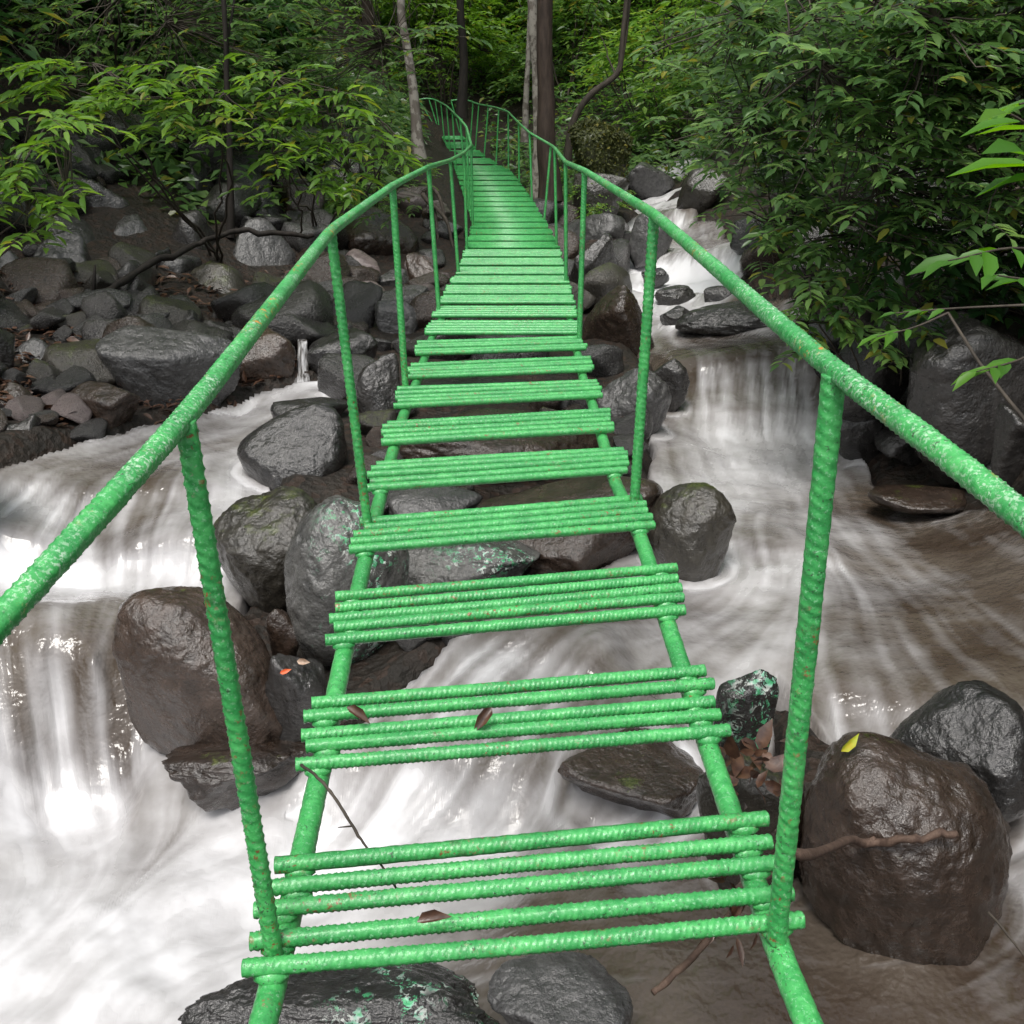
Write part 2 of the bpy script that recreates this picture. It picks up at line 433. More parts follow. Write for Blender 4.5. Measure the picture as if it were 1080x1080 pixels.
# -- stream and near boulders
BIG = rock((842, 768, 1068, 1012), 'big rounded brown wet boulder at right with the fallen stick across it', 'brown', z=-2.08, p=5, npl=26, rough=.06, sub=6, dr=.95, sink=1.1, seed=6)
rock((905, 718, 1100, 880), 'dark glossy boulder behind the big brown boulder at right edge', 'dark', z=-2.02, p=6, rough=.05, sub=6, seed=21)
rock((753, 704, 822, 800), 'black paint-spattered stone touching the right ends of the second nearest tread', 'ink', name='stone', Y=2.05, sink=4., rough=.09, seed=13)
rock((735, 790, 850, 905), 'brown stone under the dead leaves beside the right stringer', 'moss', name='stone', Y=1.86, sink=3., rough=.07, seed=8)
rock((742, 806, 852, 930), 'brown wet boulder propping the leaf-covered stone by the right post', 'brown', z=-2.07, p=6, npl=22, dr=1.1, sink=1.1, seed=37)
rock((588, 768, 742, 862), 'dark brown slab in the white water between the two nearest treads', 'brown', name='slab', p=10, rough=.06, flat=(.1, -.2, 1), seed=31, sub=6)
rock((514, 1003, 668, 1110), 'flat grey stone at the bottom under the nearest tread', 'grey', name='stone', p=14, rough=.04, flat=(.05, -.3, 1), seed=3, sub=6, z=-2.1)
rock((180, 1008, 540, 1120), 'long black wet ledge with green paint flecks at the bottom', 'ink', name='ledge', p=10, rough=.09, dr=.4, seed=44, sub=6, z=-2.3)
rock((118, 618, 308, 785), 'big dark brown boulder in the rapids behind the left front post', 'brown', sink=1.1, p=5, rough=.05, sub=6, seed=52, z=-2.18)
rock((170, 772, 335, 845), 'low wet brown ledge below the big left boulder', 'brown', name='ledge', p=11, rough=.12, dr=.7, sink=2.2, seed=61, z=-2.3)
DARKSTONE = rock((279, 688, 348, 795), 'dark stone carrying an orange leaf below the left stringer', 'dark', name='stone', z=-2.2, rough=.06, seed=71)
rock((280, 642, 318, 702), 'small upright brown stone wedged beside the paint-splashed boulder', 'brown', name='stone', z=-2.05, seed=72)
rock((300, 522, 432, 705), 'tall grey boulder splashed with green and white paint at left stringer', 'paint', z=-2.05, p=5, rough=.05, npl=34, sub=6, seed=84, dr=1.2, sink=1.2)
rock((222, 512, 352, 645), 'dark brown mossy boulder left of the paint-splashed boulder', 'moss', z=-2.0, p=5, dr=1.1, npl=34, rough=.06, sub=6, seed=92)
rock((250, 426, 366, 525), 'smooth grey-black boulder standing in the left rapids behind second left post', 'dark', z=-1.86, p=6, dr=1., npl=24, rough=.035, sub=6, seed=102)
rock((285, 418, 368, 462), 'wet dark slab leaning behind the smooth boulder in left rapids', 'dark', name='slab', z=-1.72, p=13, seed=104)
rock((375, 372, 425, 470), 'dark wet boulder at the head of left rapids beside the stringer', 'dark', z=-1.75, rough=.07, seed=111)
rock((682, 508, 776, 607), 'moss-topped brown boulder in the stream by the second right post', 'moss', z=-1.93, p=5, dr=1.2, npl=34, sub=6, seed=122)
rock((500, 500, 700, 606), 'broad brown slab under the fourth tread', 'brown', name='slab', p=8, rough=.05, sub=6, seed=131, z=-1.95)
rock((392, 556, 570, 640), 'brown slab with green drips under the third tread', 'paint', name='slab', p=9, rough=.05, sub=6, seed=133, z=-2.0)
rock((405, 508, 510, 566), 'rounded grey stone under the left half of the fourth tread', 'grey', name='stone', seed=137, z=-1.9)
rock((420, 430, 640, 512), 'wide brown boulder under the fifth and sixth treads', 'brown', p=7, sub=6, rough=.05, seed=139, dr=.6)
rock((430, 395, 560, 440), 'dark stone under the seventh tread', 'dark', name='stone', seed=141)
rock((628, 388, 708, 462), 'smooth dark grey boulder right of the seventh tread', 'grey', p=9, sub=6, seed=147)
rock((676, 378, 728, 430), 'black block behind the smooth boulder right of the bridge', 'dark', p=14, seed=149)
rock((612, 300, 690, 376), 'brown sloping slab below the tall black boulder right of the bridge', 'brown', name='slab', seed=151, p=9, sub=6)
rock((600, 246, 654, 325), 'tall smooth black boulder right of the bridge by the third right post', 'dark', p=10, rough=.03, sub=6, seed=153)
rock((596, 224, 664, 266), 'pale grey boulder behind the tall black boulder', 'grey', p=11, seed=157)
rock((662, 222, 710, 276), 'grey boulder parting the upper falls', 'grey', seed=163)
rock((630, 240, 672, 262), 'small grey stone on top of the tall black boulder pile', 'grey', name='stone', seed=166)
rock((712, 316, 828, 358), 'flat black rock lying across the middle cascade', 'dark', p=11, rough=.07, sub=6, seed=171, name='rock')
rock((690, 300, 738, 326), 'small black rock breaking the middle cascade', 'dark', name='rock', seed=173)
rock((742, 301, 778, 322), 'black rock at the right of the middle cascade', 'dark', name='rock', seed=175)
rock((696, 322, 730, 348), 'black pointed rock at the foot of the middle cascade', 'dark', name='rock', seed=177, p=15)
rock((676, 282, 706, 300), 'dark rock veiled by the middle cascade', 'dark', name='rock', seed=179)
rock((714, 172, 770, 228), 'mossy brown boulder right of the highest fall', 'moss', seed=181, sub=6)
rock((660, 170, 712, 208), 'dark grey boulder left of the highest fall', 'grey', seed=183)
rock((770, 228, 836, 266), 'dark boulder under the leaves right of the upper falls', 'dark', seed=187)
rock((915, 511, 1020, 540), 'half submerged brown rock in the right pool', 'brown', name='rock', p=6, npl=24, seed=191, z=-1.93, dr=1.3)
o_moss = rock((604, 128, 664, 186), 'round boulder thickly covered in yellow-green moss', 'green', seed=195, Y=15.0, p=6, rough=.08)
rock((604, 182, 664, 232), 'dark boulder below the mossy round boulder', 'moss', seed=197, Y=14.0, p=8)
def moss_cover(o, n, sd, a, c):
    rg = np.random.default_rng(sd); V = np.array([v.co[:] for v in o.data.vertices]); Nn = np.array([v.normal[:] for v in o.data.vertices])
    k = np.where(Nn[:, 2] > -.85)[0]; k = k[rg.integers(0, len(k), n)]
    P = V[k] + Nn[k] * rg.uniform(0, .03, (n, 1)); T = rg.normal(size=(n, 3)) + Nn[k] * .4 + np.array([0, 0, -.5])
    obj('moss', leaves_mesh('moss', P, T, Nn[k] + rg.normal(0, .4, (n, 3)), rg.uniform(.03, .075, n), .6, False), M_MOSSLEAF, o)
MOSSY = o_moss
# -- right bank
rock((958, 335, 1110, 478), 'huge dark boulder in shade on the right bank', 'dark', p=8, sub=6, seed=201, Y=5.6)
rock((880, 345, 970, 440), 'dark boulder in shade left of the huge right bank boulder', 'dark', p=9, seed=203, Y=6.3)
rock((1045, 425, 1110, 500), 'dark boulder at the right edge above the pool', 'dark', seed=205, Y=5.0)
rock((922, 446, 992, 492), 'low black boulder at the edge of right pool', 'dark', seed=207)
rock((985, 466, 1072, 506), 'flat black boulder at the waterline of right pool', 'dark', seed=209)
rock((872, 430, 932, 486), 'black wet boulder at the right end of the lower cascade', 'dark', seed=211)
rock((830, 330, 900, 380), 'grey boulder under the leaves beside the upper pool', 'grey', seed=213)
# -- left bank
rock((100, 341, 256, 432), 'large flat-topped grey boulder on left bank at the water', 'grey', p=12, rough=.035, sub=6, seed=301, flat=(.05, -.5, 1), dr=.6, z=-1.62)
rock((0, 442, 54, 496), 'wet black boulder at left edge by the rapids', 'dark', seed=303, z=-1.75)
rock((-20, 405, 46, 455), 'brown wet boulder above the black one at left edge', 'brown', seed=305, Y=5.9)
rock((8, 374, 67, 420), 'grey rounded stone near left edge in leaf litter', 'grey', name='stone', seed=307, p=7, Y=6.8)
rock((68, 402, 148, 455), 'reddish brown wet stone below the large flat-topped boulder', 'brown', name='stone', seed=309, p=12)
rock((72, 376, 108, 410), 'small brown stone left of the large flat-topped boulder', 'brown', name='stone', seed=311)
rock((-20, 345, 16, 402), 'dark stone cut by the left edge', 'dark', name='stone', seed=313)
rock((236, 342, 312, 408), 'brown block left of the little side waterfall', 'brown', seed=317, p=12)
rock((322, 345, 398, 400), 'dark block right of the little side waterfall', 'dark', seed=319, p=12)
rock((34, 270, 102, 340), 'broad grey boulder in the shade at left', 'grey', seed=321, p=12, Y=8.6)
rock((-12, 286, 44, 350), 'grey leaning slab at left edge in shade', 'grey', name='slab', seed=323, p=14, Y=8.3)
rock((244, 243, 316, 312), 'pale grey upright block in the left rubble', 'grey', seed=325, p=15, rough=.03, Y=10.3)
rock((113, 292, 168, 350), 'tilted dark slab in the middle of left rubble', 'dark', name='slab', seed=327, p=15, Y=8.8)
rock((196, 290, 272, 355), 'mossy rounded boulder in the left rubble', 'moss', seed=329, Y=9.2)
rock((143, 278, 184, 322), 'dark block with a bright wet face in left rubble', 'dark', seed=331, p=16, Y=9.4)
rock((162, 276, 216, 316), 'grey slab next to the mossy boulder in left rubble', 'grey', name='slab', seed=333, p=14, Y=9.6)
rock((183, 326, 217, 364), 'small dark block above the large flat-topped boulder', 'dark', name='stone', seed=335, p=14)
rock((353, 222, 440, 284), 'large brown boulder below the roots left of the bridge', 'brown', seed=337, p=9, sub=6, Y=11.8)
rock((354, 262, 402, 300), 'pinkish grey stone beneath the large brown boulder', 'red', name='stone', seed=339, Y=10.8)
rock((318, 290, 352, 320), 'small rounded stone left of the pinkish one', 'grey', name='stone', seed=341, Y=10.2)
rock((362, 296, 410, 326), 'flat pinkish stone in front of the pinkish grey stone', 'red', name='stone', seed=343, Y=10.0)
rock((395, 318, 445, 366), 'grey boulder against the left side of the deck', 'grey', seed=345, Y=8.8)
rock((428, 268, 466, 316), 'brown boulder tucked against the deck under the third left post', 'brown', seed=347, Y=10.8)
rock((396, 282, 432, 314), 'grey stone between the pinkish stones and the deck', 'grey', name='stone', seed=349, Y=10.4)
rock((186, 186, 230, 240), 'dark upright block high in the left rubble', 'dark', seed=351, p=14, Y=11.6)
rock((214, 166, 250, 204), 'small dark block topmost in the left rubble', 'dark', seed=353, p=13, Y=12.6)
rock((256, 200, 304, 250), 'grey pointed stone behind the pale upright block', 'grey', name='stone', seed=355, p=14, Y=11.6)
rock((82, 198, 144, 256), 'dark rounded boulder under the left leaves', 'dark', seed=357, Y=10.4)
rock((46, 236, 112, 288), 'dark flat boulder above the broad grey one at left', 'dark', seed=359, Y=9.6)
rock((178, 232, 234, 284), 'dark slab crossed by the fallen branch', 'dark', name='slab', seed=361, p=14, Y=10.4)
rock((118, 246, 164, 294), 'dark grey block left of the fallen branch middle', 'grey', seed=363, p=14, Y=9.8)
rock((300, 330, 345, 372), 'dark brown stone above the little side waterfall', 'brown', name='stone', seed=365)
rock((262, 318, 306, 350), 'dark rounded stone between mossy boulder and side waterfall', 'dark', name='stone', seed=367)

# -- small filler stones, each an object of its own sharing a few meshes
def fill(n, region, mats, smin, smax, label, group, sd, zoff=0., kind='stone'):
    rg = np.random.default_rng(sd); pool = []
    for k in range(7):
        me = rock_mesh(sd * 31 + k, 1, rg.uniform(.7, 1.0), rg.uniform(.5, .8), rg.choice([11, 15, 20]), 11, .05, 4, 1.0); pool.append(me)
        me.materials.append(ROCK[mats[k % len(mats)]])
    got = 0; tries = 0
    while got < n and tries < 6000:
        tries += 1
        px = rg.uniform(region[0], region[2]); py = rg.uniform(region[1], region[3])
        P, t = hit(px, py)
        if t > 40: continue
        if mask(P[None, :2])[0] > .25: continue
        s = rg.uniform(smin, smax) * rg.uniform(.7, 1)
        if any(((P[0] - f[0]) / (f[2] + s * .25)) ** 2 + ((P[1] - f[1]) / (f[3] + s * .25)) ** 2 < .7 or (f[2] > .3 and abs(P[0] - f[0]) < f[2] * 1.05 and -f[3] - s * 2.2 < P[1] - f[1] < f[3]) for f in ROCK_FOOT): continue
        z = ground_z(P[None, :2])[0]
        o = obj(kind, pool[got % 7]); o.location = (P[0], P[1], z + s * .25 + zoff); o.scale = (s, s, s)
        o.rotation_euler = (rg.uniform(-.4, .4), rg.uniform(-.4, .4), rg.uniform(0, 6.28))
        tag(o, label, kind, group); ROCK_FOOT.append((P[0], P[1], s * .8, s * .8, z - s, z + s)); got += 1
_q = hit(318, 398)[0]; ROCK_FOOT.append((_q[0], _q[1], .11, .45, _q[2] - .01, _q[2]))
fill(26, (90, 165, 340, 275), ['dark', 'grey', 'dark', 'brown'], .2, .5, 'dark stone in the shade at the top of the left rubble', 'shaded stones topping the left rubble', 8, kind='rock')
fill(190, (-60, 150, 380, 420), ['dark', 'brown', 'dark', 'grey', 'dark', 'brown', 'moss'], .12, .42, 'dark angular stone packed in the rubble of the left bank', 'rubble stones on the left bank', 1, kind='rock')
fill(16, (-420, 330, -70, 640), ['dark', 'grey', 'brown', 'moss'], .2, .6, 'dark boulder on the left shore beside the rapids', 'boulders on the left shore', 9, kind='boulder')
fill(14, (1190, 420, 1450, 800), ['dark', 'brown', 'moss'], .15, .5, 'dark boulder on the right shore beside the pool', 'boulders on the right shore', 10, kind='boulder')
fill(30, (300, 210, 470, 380), ['grey', 'red', 'brown', 'dark'], .10, .30, 'small grey or pinkish stone beside the left edge of the deck', 'small stones along the left side of the deck', 2)
fill(20, (-60, 370, 200, 470), ['brown', 'dark', 'red'], .07, .18, 'small reddish brown stone in leaf litter near left edge', 'small stones in the leaf litter at left', 3)
fill(24, (780, 180, 1120, 480), ['dark', 'dark', 'brown', 'grey'], .15, .5, 'dark stone in shade under the right bank leaves', 'shaded stones on the right bank', 4)
fill(16, (590, 150, 690, 420), ['dark', 'grey', 'moss'], .15, .4, 'dark stone between the right posts and the falls', 'stones between bridge and falls', 5)
fill(16, (450, 200, 620, 420), ['dark', 'brown', 'grey'], .15, .4, 'dark stone lying beneath the far treads', 'stones under the deck', 6)

fill(34, (385, 440, 670, 690), ['dark', 'brown', 'dark', 'grey', 'moss'], .06, .2, 'small dark wet stone lying under the near treads', 'small stones under the near treads', 7)
# ------------------------------------------------------------------ water
NX, NY = 660, 500
ys = np.exp(np.linspace(math.log(.75), math.log(24), NY)); us = np.linspace(-.80, .80, NX)
WX = us[None, :] * (ys[:, None] + .35); WY = np.repeat(ys[:, None], NX, 1)
wxy = np.c_[WX.ravel(), WY.ravel()]
m = mask(wxy); base = S(wxy)
# silk: line integral of noise along the flow
def streak_field(xy, cell, steps, ds, pw=2.5):
    acc = np.zeros(len(xy)); cnt = 0
    for sgn in (1, -1):
        q = xy.copy()
        for k in range(steps):
            acc += vnoise(np.c_[q / cell, np.full(len(q), cell * 31)]) ** pw; cnt += 1
            q = q + sgn * ds * flow_grid(q)
    s = acc / cnt; s = (s - s.mean()) / s.std(); return s
# flow looked up from a coarse raster for speed
fgx = np.linspace(-12, 12, 400); fgy = np.linspace(.3, 25, 420)
FX, FY = np.meshgrid(fgx, fgy); FL = flow(np.c_[FX.ravel(), FY.ravel()]).reshape(420, 400, 2)
ang = .38 * fbm(np.c_[FX.ravel() * 1.5, FY.ravel() * 1.5, np.full(FX.size, 4.)], 3).reshape(FX.shape)
ca, sa = np.cos(ang), np.sin(ang); FL = np.stack([FL[..., 0] * ca - FL[..., 1] * sa, FL[..., 0] * sa + FL[..., 1] * ca], 2)
for (x, y, a, b, zb, zt) in ROCK_FOOT:
    if a < .12: continue
    qx, qy = (FX - x) / a, (FY - y) / b; d = np.hypot(qx, qy) + 1e-6
    nx_, ny_ = qx / d / a, qy / d / b; nl = np.hypot(nx_, ny_); nx_, ny_ = nx_ / nl, ny_ / nl
    k = np.exp(-np.clip(d - 1, 0, 9) * 3.0) * (d < 2.2); dot = FL[..., 0] * nx_ + FL[..., 1] * ny_
    k = k * np.where(dot < 0, 1., .45)
    FL[..., 0] -= k * dot * nx_; FL[..., 1] -= k * dot * ny_
FL /= np.maximum(np.linalg.norm(FL, axis=2, keepdims=True), .05)
def flow_grid(q):
    u = np.clip((q[:, 0] + 12) / 24 * 399, 0, 398.999); w = np.clip((q[:, 1] - .3) / 24.7 * 419, 0, 418.999)
    i = u.astype(int); j = w.astype(int); u = (u - i)[:, None]; w = (w - j)[:, None]
    return (FL[j, i] * (1 - u) + FL[j, i + 1] * u) * (1 - w) + (FL[j + 1, i] * (1 - u) + FL[j + 1, i + 1] * u) * w
live = m > .02
st = np.zeros(len(wxy)); stb = np.zeros(len(wxy))
L = wxy[live]
st_f = streak_field(L, .022, 16, .02); st_m = streak_field(L, .05, 14, .035); st_b = streak_field(L, .15, 9, .08)
st[live] = .26 * st_f + .52 * st_m + .50 * st_b
warp = np.c_[fbm(np.c_[L * 3, np.full(len(L), 3.)], 2), fbm(np.c_[L * 3, np.full(len(L), 8.)], 2)] * .12
froth = np.zeros(len(wxy)); froth[live] = fbm(np.c_[(L + warp) * 5.5, np.full(len(L), 1.)], 5, .6); stb[live] = st_b * .6 + st_m * .4

FO = [(712, 185, .9), (690, 210, .9), (690, 240, .5), (720, 262, .4), (700, 275, .8), (735, 290, .9), (690, 300, .9), (670, 330, .95), (720, 340, .8), (800, 330, .3), (760, 365, .12), (690, 365, .15),
      (740, 390, .12), (700, 385, .15), (820, 385, .12), (780, 400, .25), (740, 420, .38), (860, 395, .2), (810, 430, .5), (770, 450, .55), (740, 470, .65), (850, 470, .5), (700, 480, .45), (780, 490, .95), (840, 500, .8), (760, 520, .8), (850, 560, .6), (780, 560, .65),
      (900, 530, .1), (1000, 500, .0), (1000, 580, .02), (920, 620, .5), (800, 610, .7), (740, 600, .6), (950, 660, .24), (1050, 620, .02), (1050, 700, .12), (850, 680, .48), (760, 680, .6), (900, 720, .40), (1000, 740, .26),
      (650, 700, .48), (560, 690, .42), (480, 700, .5), (700, 640, .4), (400, 690, .4), (600, 740, .3), (430, 800, .5), (520, 800, .42), (380, 860, .65), (480, 870, .58), (560, 850, .5), (330, 920, .85), (420, 930, .62), (600, 890, .5),
      (700, 820, .6), (700, 880, .35), (740, 900, .2), (230, 900, .95), (250, 980, 1), (150, 1000, 1), (80, 960, 1), (60, 1050, 1), (300, 1020, .95), (30, 900, .8), (100, 880, .75), (60, 830, .7), (20, 790, .6), (80, 770, .5), (150, 840, .7), (170, 870, .7),
      (50, 740, .45), (100, 720, .35), (40, 690, .3), (150, 660, .3), (60, 630, .45), (30, 600, .85), (80, 585, .85), (180, 585, .7), (120, 560, .35), (40, 560, .45), (80, 530, .35), (30, 520, .6), (150, 510, .4), (220, 500, .7), (240, 540, .7),
      (180, 470, .5), (250, 440, .55), (300, 420, .6), (350, 408, .95), (380, 395, .9), (950, 1040, .0), (800, 1020, .02), (700, 1050, .05), (650, 1000, .15), (560, 1000, .2), (1060, 900, .35), (1040, 960, .25), (1060, 1040, .1), (900, 1000, .02), (780, 960, .1)]
fp = np.array([[*hit(a, b)[0][:2], f] for a, b, f in FO])
def logc(xy): return np.c_[xy[:, 0] / xy[:, 1], np.log(xy[:, 1])]
fl = logc(fp[:, :2]); foam = np.zeros(len(wxy)); ll = logc(L)
num = 0; den = 1e-9
for (a, b), f in zip(fl, fp[:, 2]):
    w = 1 / (((ll[:, 0] - a) ** 2 + ((ll[:, 1] - b) * 1.0) ** 2) + .0006) ** 1.7
    num = num + w * f; den = den + w
foam[live] = num / den
# froth where the current meets the stones
for (x, y, a, b, zb, zt) in ROCK_FOOT:
    d = np.hypot((L[:, 0] - x) / (a * 1.02), (L[:, 1] - y) / (b * 1.02))
    zl = base[live]
    k = np.exp(-((d - 1.06) / .10) ** 2) * ((zl > zb) & (zl < zt))
    foam[live] += .30 * k * np.clip(foam[live] * 3, 0, 1)
LIPS = [((690, 398), (870, 394), .16, .16, .15, .2), ((720, 432), (880, 428), .07, .14, .1, .25), ((-60, 512), (235, 520), .08, .14, .1, .1), ((-80, 556), (235, 592), .10, .09, .25, .25),
        ((-60, 690), (170, 748), .15, .12, .1, .25), ((-60, 775), (150, 805), .08, .10, .1, .2), ((395, 700), (640, 742), .14, .16, .1, .1), ((330, 815), (590, 835), .12, .12, .15, .3), ((645, 312), (810, 306), .12, .10, .3, .4), ((645, 270), (805, 266), .14, .10, .4, .35),
        ((660, 236), (730, 232), .15, .12, .3, .3), ((670, 192), (740, 186), .3, .2, .3, .3), ((860, 740), (1080, 760), .05, .10, .12, .15), ((700, 560), (900, 600), .05, .12, .1, .1), ((740, 800), (600, 850), .10, .1, .2, .3)]
dz = np.zeros(len(wxy)); veil = np.zeros(len(wxy))
for (p0, p1, h, w, fv, ff) in LIPS:
    a = hit(*p0)[0][:2]; b = hit(*p1)[0][:2]; mid = (a + b) / 2; e = (b - a) / np.linalg.norm(b - a); hl = np.linalg.norm(b - a) / 2
    nn = np.array([-e[1], e[0]]); fm = flow_grid(mid[None])[0]
    if nn @ fm > 0: nn = -nn
    q = L - mid; d = q @ nn; sl_ = np.abs(q @ e) / hl
    d = d + (.20 * fbm(np.c_[L * 2.2, np.full(len(L), p0[0])], 2) + .05 * fbm(np.c_[L * 7, np.full(len(L), p0[0])], 2)) * min(1, hl)
    lat = sstep(1.15, .75, sl_)
    veil[live] = np.maximum(veil[live], lat * sstep(-3.2 * w, -1.2 * w, d) * sstep(.6 * w, -.2 * w, d))
    dz[live] += lat * h * (np.tanh(d / w) - np.tanh(d / (5 * w)))
    foam[live] += lat * (fv * sstep(-2.2 * w, -.6 * w, d) * sstep(.5 * w, -.3 * w, d) + ff * sstep(-6 * w, -2.4 * w, d) * sstep(-.6 * w, -1.8 * w, d))
    foam[live] -= lat * .12 * sstep(0, .5 * w, d) * sstep(3.5 * w, 1.5 * w, d)
base = base + dz
foam = foam + froth * .13 * np.clip(foam * 1.6, 0, 1)
amp = np.clip(.35 + foam, 0, 1.3)
p3 = np.c_[wxy, np.zeros(len(wxy))]
wz = base + m * (0 * amp * st * np.clip(wxy[:, 1] / 3, .5, 1.5) + .003 * amp * stb + .05 * amp * fbm(p3 * 2.2, 2) + .003 * amp * froth + .022 * amp * np.clip(foam, 0, 1) * fbm(p3 * 5.5, 2)) - (1 - sstep(.0, .5, m)) * .6
wmesh = mesh_from('stream', np.c_[wxy, wz], [grid_faces(NX, NY)])
for nm, arr in (('foam', foam), ('streak', st), ('veil', veil)):
    at = wmesh.attributes.new(nm, 'FLOAT', 'POINT'); at.data.foreach_set('value', arr.astype(np.float32))
t = NT('rushing brown water and foam')
af = t.n('ShaderNodeAttribute', attribute_name='foam').outputs['Fac']; as_ = t.n('ShaderNodeAttribute', attribute_name='streak').outputs['Fac']
tc = t.n('ShaderNodeTexCoord'); v = tc.outputs['Object']
win = t.math('SUBTRACT', 1., t.math('MULTIPLY', af, .55, True))
av = t.n('ShaderNodeAttribute', attribute_name='veil').outputs['Fac']
w = t.math('MULTIPLY', t.math('MULTIPLY', as_, t.math('ADD', t.math('MULTIPLY', av, .16), .15)), win); w = t.math('ADD', w, t.math('MULTIPLY', t.math('SUBTRACT', t.noise(v, 9, 3, .5), .5), .35))
f = t.math('MULTIPLY', t.math('ADD', af, w), .86)
fac = t.ramp(f, [(.10, .0), (.32, .13), (.56, .36), (.80, .62), (1.0, .93)])
deep = t.ramp(t.noise(v, 1.6, 3), [(.35, (.045, .032, .023)), (.65, (.095, .078, .062))])
col = t.mix(fac, deep, (.74, .74, .76))
rg = t.ramp(fac, [(0., .06), (.3, .16), (1., .6)])
hb = t.noise(v, 15, 4, .55)
calm = t.math('SUBTRACT', 1., t.math('MULTIPLY', fac, 1.6, True), True)
nn = t.bump(t.math('MULTIPLY', hb, calm), .3, .025); nn = t.bump(t.math('MULTIPLY', t.noise(v, 9, 3), calm), .5, .06, nn)
M_WATER = t.done(t.principled(col, rg, nn, .5))
stream = obj('stream', wmesh, M_WATER); tag(stream, kind='structure', label='white and brown rushing mountain stream')

# little side waterfall
def strip(name, pts, widths, mat, thick=.02):
    V = []; 
    for (p, wd) in zip(pts, widths):
        for k in range(9):
            s = (k / 8 - .5); V.append((p[0] + s * wd, p[1] - .05 * math.cos(s * math.pi) + .012 * math.sin(k * 2.3), p[2]))
    return mesh_from(name, np.array(V), [grid_faces(9, len(pts))])
t = NT('thin falling water'); tc = t.n('ShaderNodeTexCoord'); mp = t.n('ShaderNodeMapping'); mp.inputs['Scale'].default_value = (30, 8, 2.0); t.l(tc.outputs['Object'], mp.inputs['Vector'])
f = t.ramp(t.noise(mp.outputs[0], 1.3, 4), [(.42, (.03, .026, .022)), (.68, (.50, .50, .51))])
M_FALL = t.done(t.principled(f, .5))
_P, _t = hit(318, 404); Yt = _P[1] - .12
pts = [at_y(319, yy, Yt + dy) for yy, dy in ((350, .9), (355, .55), (360, .36), (368, .30), (380, .26), (392, .22), (404, .12))]
fall = obj('small_waterfall', strip('small_waterfall', pts, [.05, .06, .07, .075, .08, .09, .12], M_FALL), M_FALL); tag(fall, kind='structure', label='little side waterfall between two blocks')

# ------------------------------------------------------------------ tubes
def frames(path):
    path = np.asarray(path, float); T = np.gradient(path, axis=0); T = nrm(T)
    up = np.array([0, 0, 1.]) if abs(T[0][2]) < .9 else np.array([0, 1., 0])
    n = np.cross(T[0], up); n /= np.linalg.norm(n); Ns = [n]
    for k in range(1, len(path)):
        n = Ns[-1] - T[k] * np.dot(Ns[-1], T[k]); n /= np.linalg.norm(n); Ns.append(n)
    Ns = np.array(Ns); return path, T, Ns, np.cross(T, Ns)
def resample(path, ds):
    path = np.asarray(path, float); d = np.concatenate([[0], np.cumsum(np.linalg.norm(np.diff(path, axis=0), axis=1))])
    n = max(2, int(d[-1] / ds) + 1); s = np.linspace(0, d[-1], n)
    return np.stack([np.interp(s, d, path[:, k]) for k in range(3)], 1), s
def smooth_path(pts, per=12):
    P = np.asarray(pts, float); P = np.vstack([2 * P[0] - P[1], P, 2 * P[-1] - P[-2]]); out = []
    for i in range(1, len(P) - 2):
        for u in np.linspace(0, 1, per, endpoint=False):
            a, b, c, d = P[i - 1], P[i], P[i + 1], P[i + 2]
            out.append(.5 * (2 * b + (c - a) * u + (2 * a - 5 * b + 4 * c - d) * u * u + (3 * b - a - 3 * c + d) * u ** 3))
    out.append(P[-2]); return np.array(out)
def tube_arrays(path, rad, nr=8, cap=True, prof=None):
    path, T, N, B = frames(path); n = len(path); rad = np.broadcast_to(np.asarray(rad, float), (n,))
    ph = np.arange(nr) / nr * 2 * math.pi
    R = rad[:, None] * np.ones((1, nr)) if prof is None else prof(ph)
    V = path[:, None] + R[..., None] * (np.cos(ph)[None, :, None] * N[:, None] + np.sin(ph)[None, :, None] * B[:, None])
    V = V.reshape(-1, 3); i = np.arange(n * nr).reshape(n, nr); j = np.roll(i, -1, 1)
    Q = np.stack([i[:-1].ravel(), j[:-1].ravel(), j[1:].ravel(), i[1:].ravel()], 1); Tr = np.zeros((0, 3), int)
    if cap:
        V = np.vstack([V, path[0], path[-1]]); c0, c1 = n * nr, n * nr + 1
        Tr = np.vstack([np.stack([j[0], i[0], np.full(nr, c0)], 1), np.stack([i[-1], j[-1], np.full(nr, c1)], 1)])
    return V, Q, Tr
class Tubes:
    def __init__(self): self.V = []; self.Q = []; self.T = []; self.n = 0
    def add(self, path, rad, nr=8, cap=True, prof=None):
        V, Q, T = tube_arrays(path, rad, nr, cap, prof); self.V.append(V); self.Q.append(Q + self.n); self.T.append(T + self.n); self.n += len(V)
    def mesh(self, name): return mesh_from(name, np.vstack(self.V), [x for x in (np.vstack(self.Q), np.vstack(self.T)) if len(x)])
def rebar(tb, path, R, pitch=.0115, amp=.0023, nr=14, ds=.0028, phase=0., hel=1.5):
    P, s = resample(path, ds)
    jitter = .0006
    def prof(ph):
        q = ph[None, :] + phase
        rib = np.maximum(np.cos(2 * math.pi * (s[:, None] / pitch + hel * (q % math.pi) / math.pi)), 0) ** 2.2
        side = np.abs(np.sin(q)) ** .5
        lon = np.exp(-((np.sin(q)) / .22) ** 2)
        wob = vnoise(np.c_[np.repeat(s, len(ph)) * 110, np.tile(np.cos(ph) * 2, len(s)), np.tile(np.sin(ph) * 2, len(s)) + phase * 9]).reshape(len(s), len(ph)) - .5
        return R + amp * np.maximum(rib * side, lon * .75) + wob * jitter * 3
    tb.add(P, R, nr, True, prof)

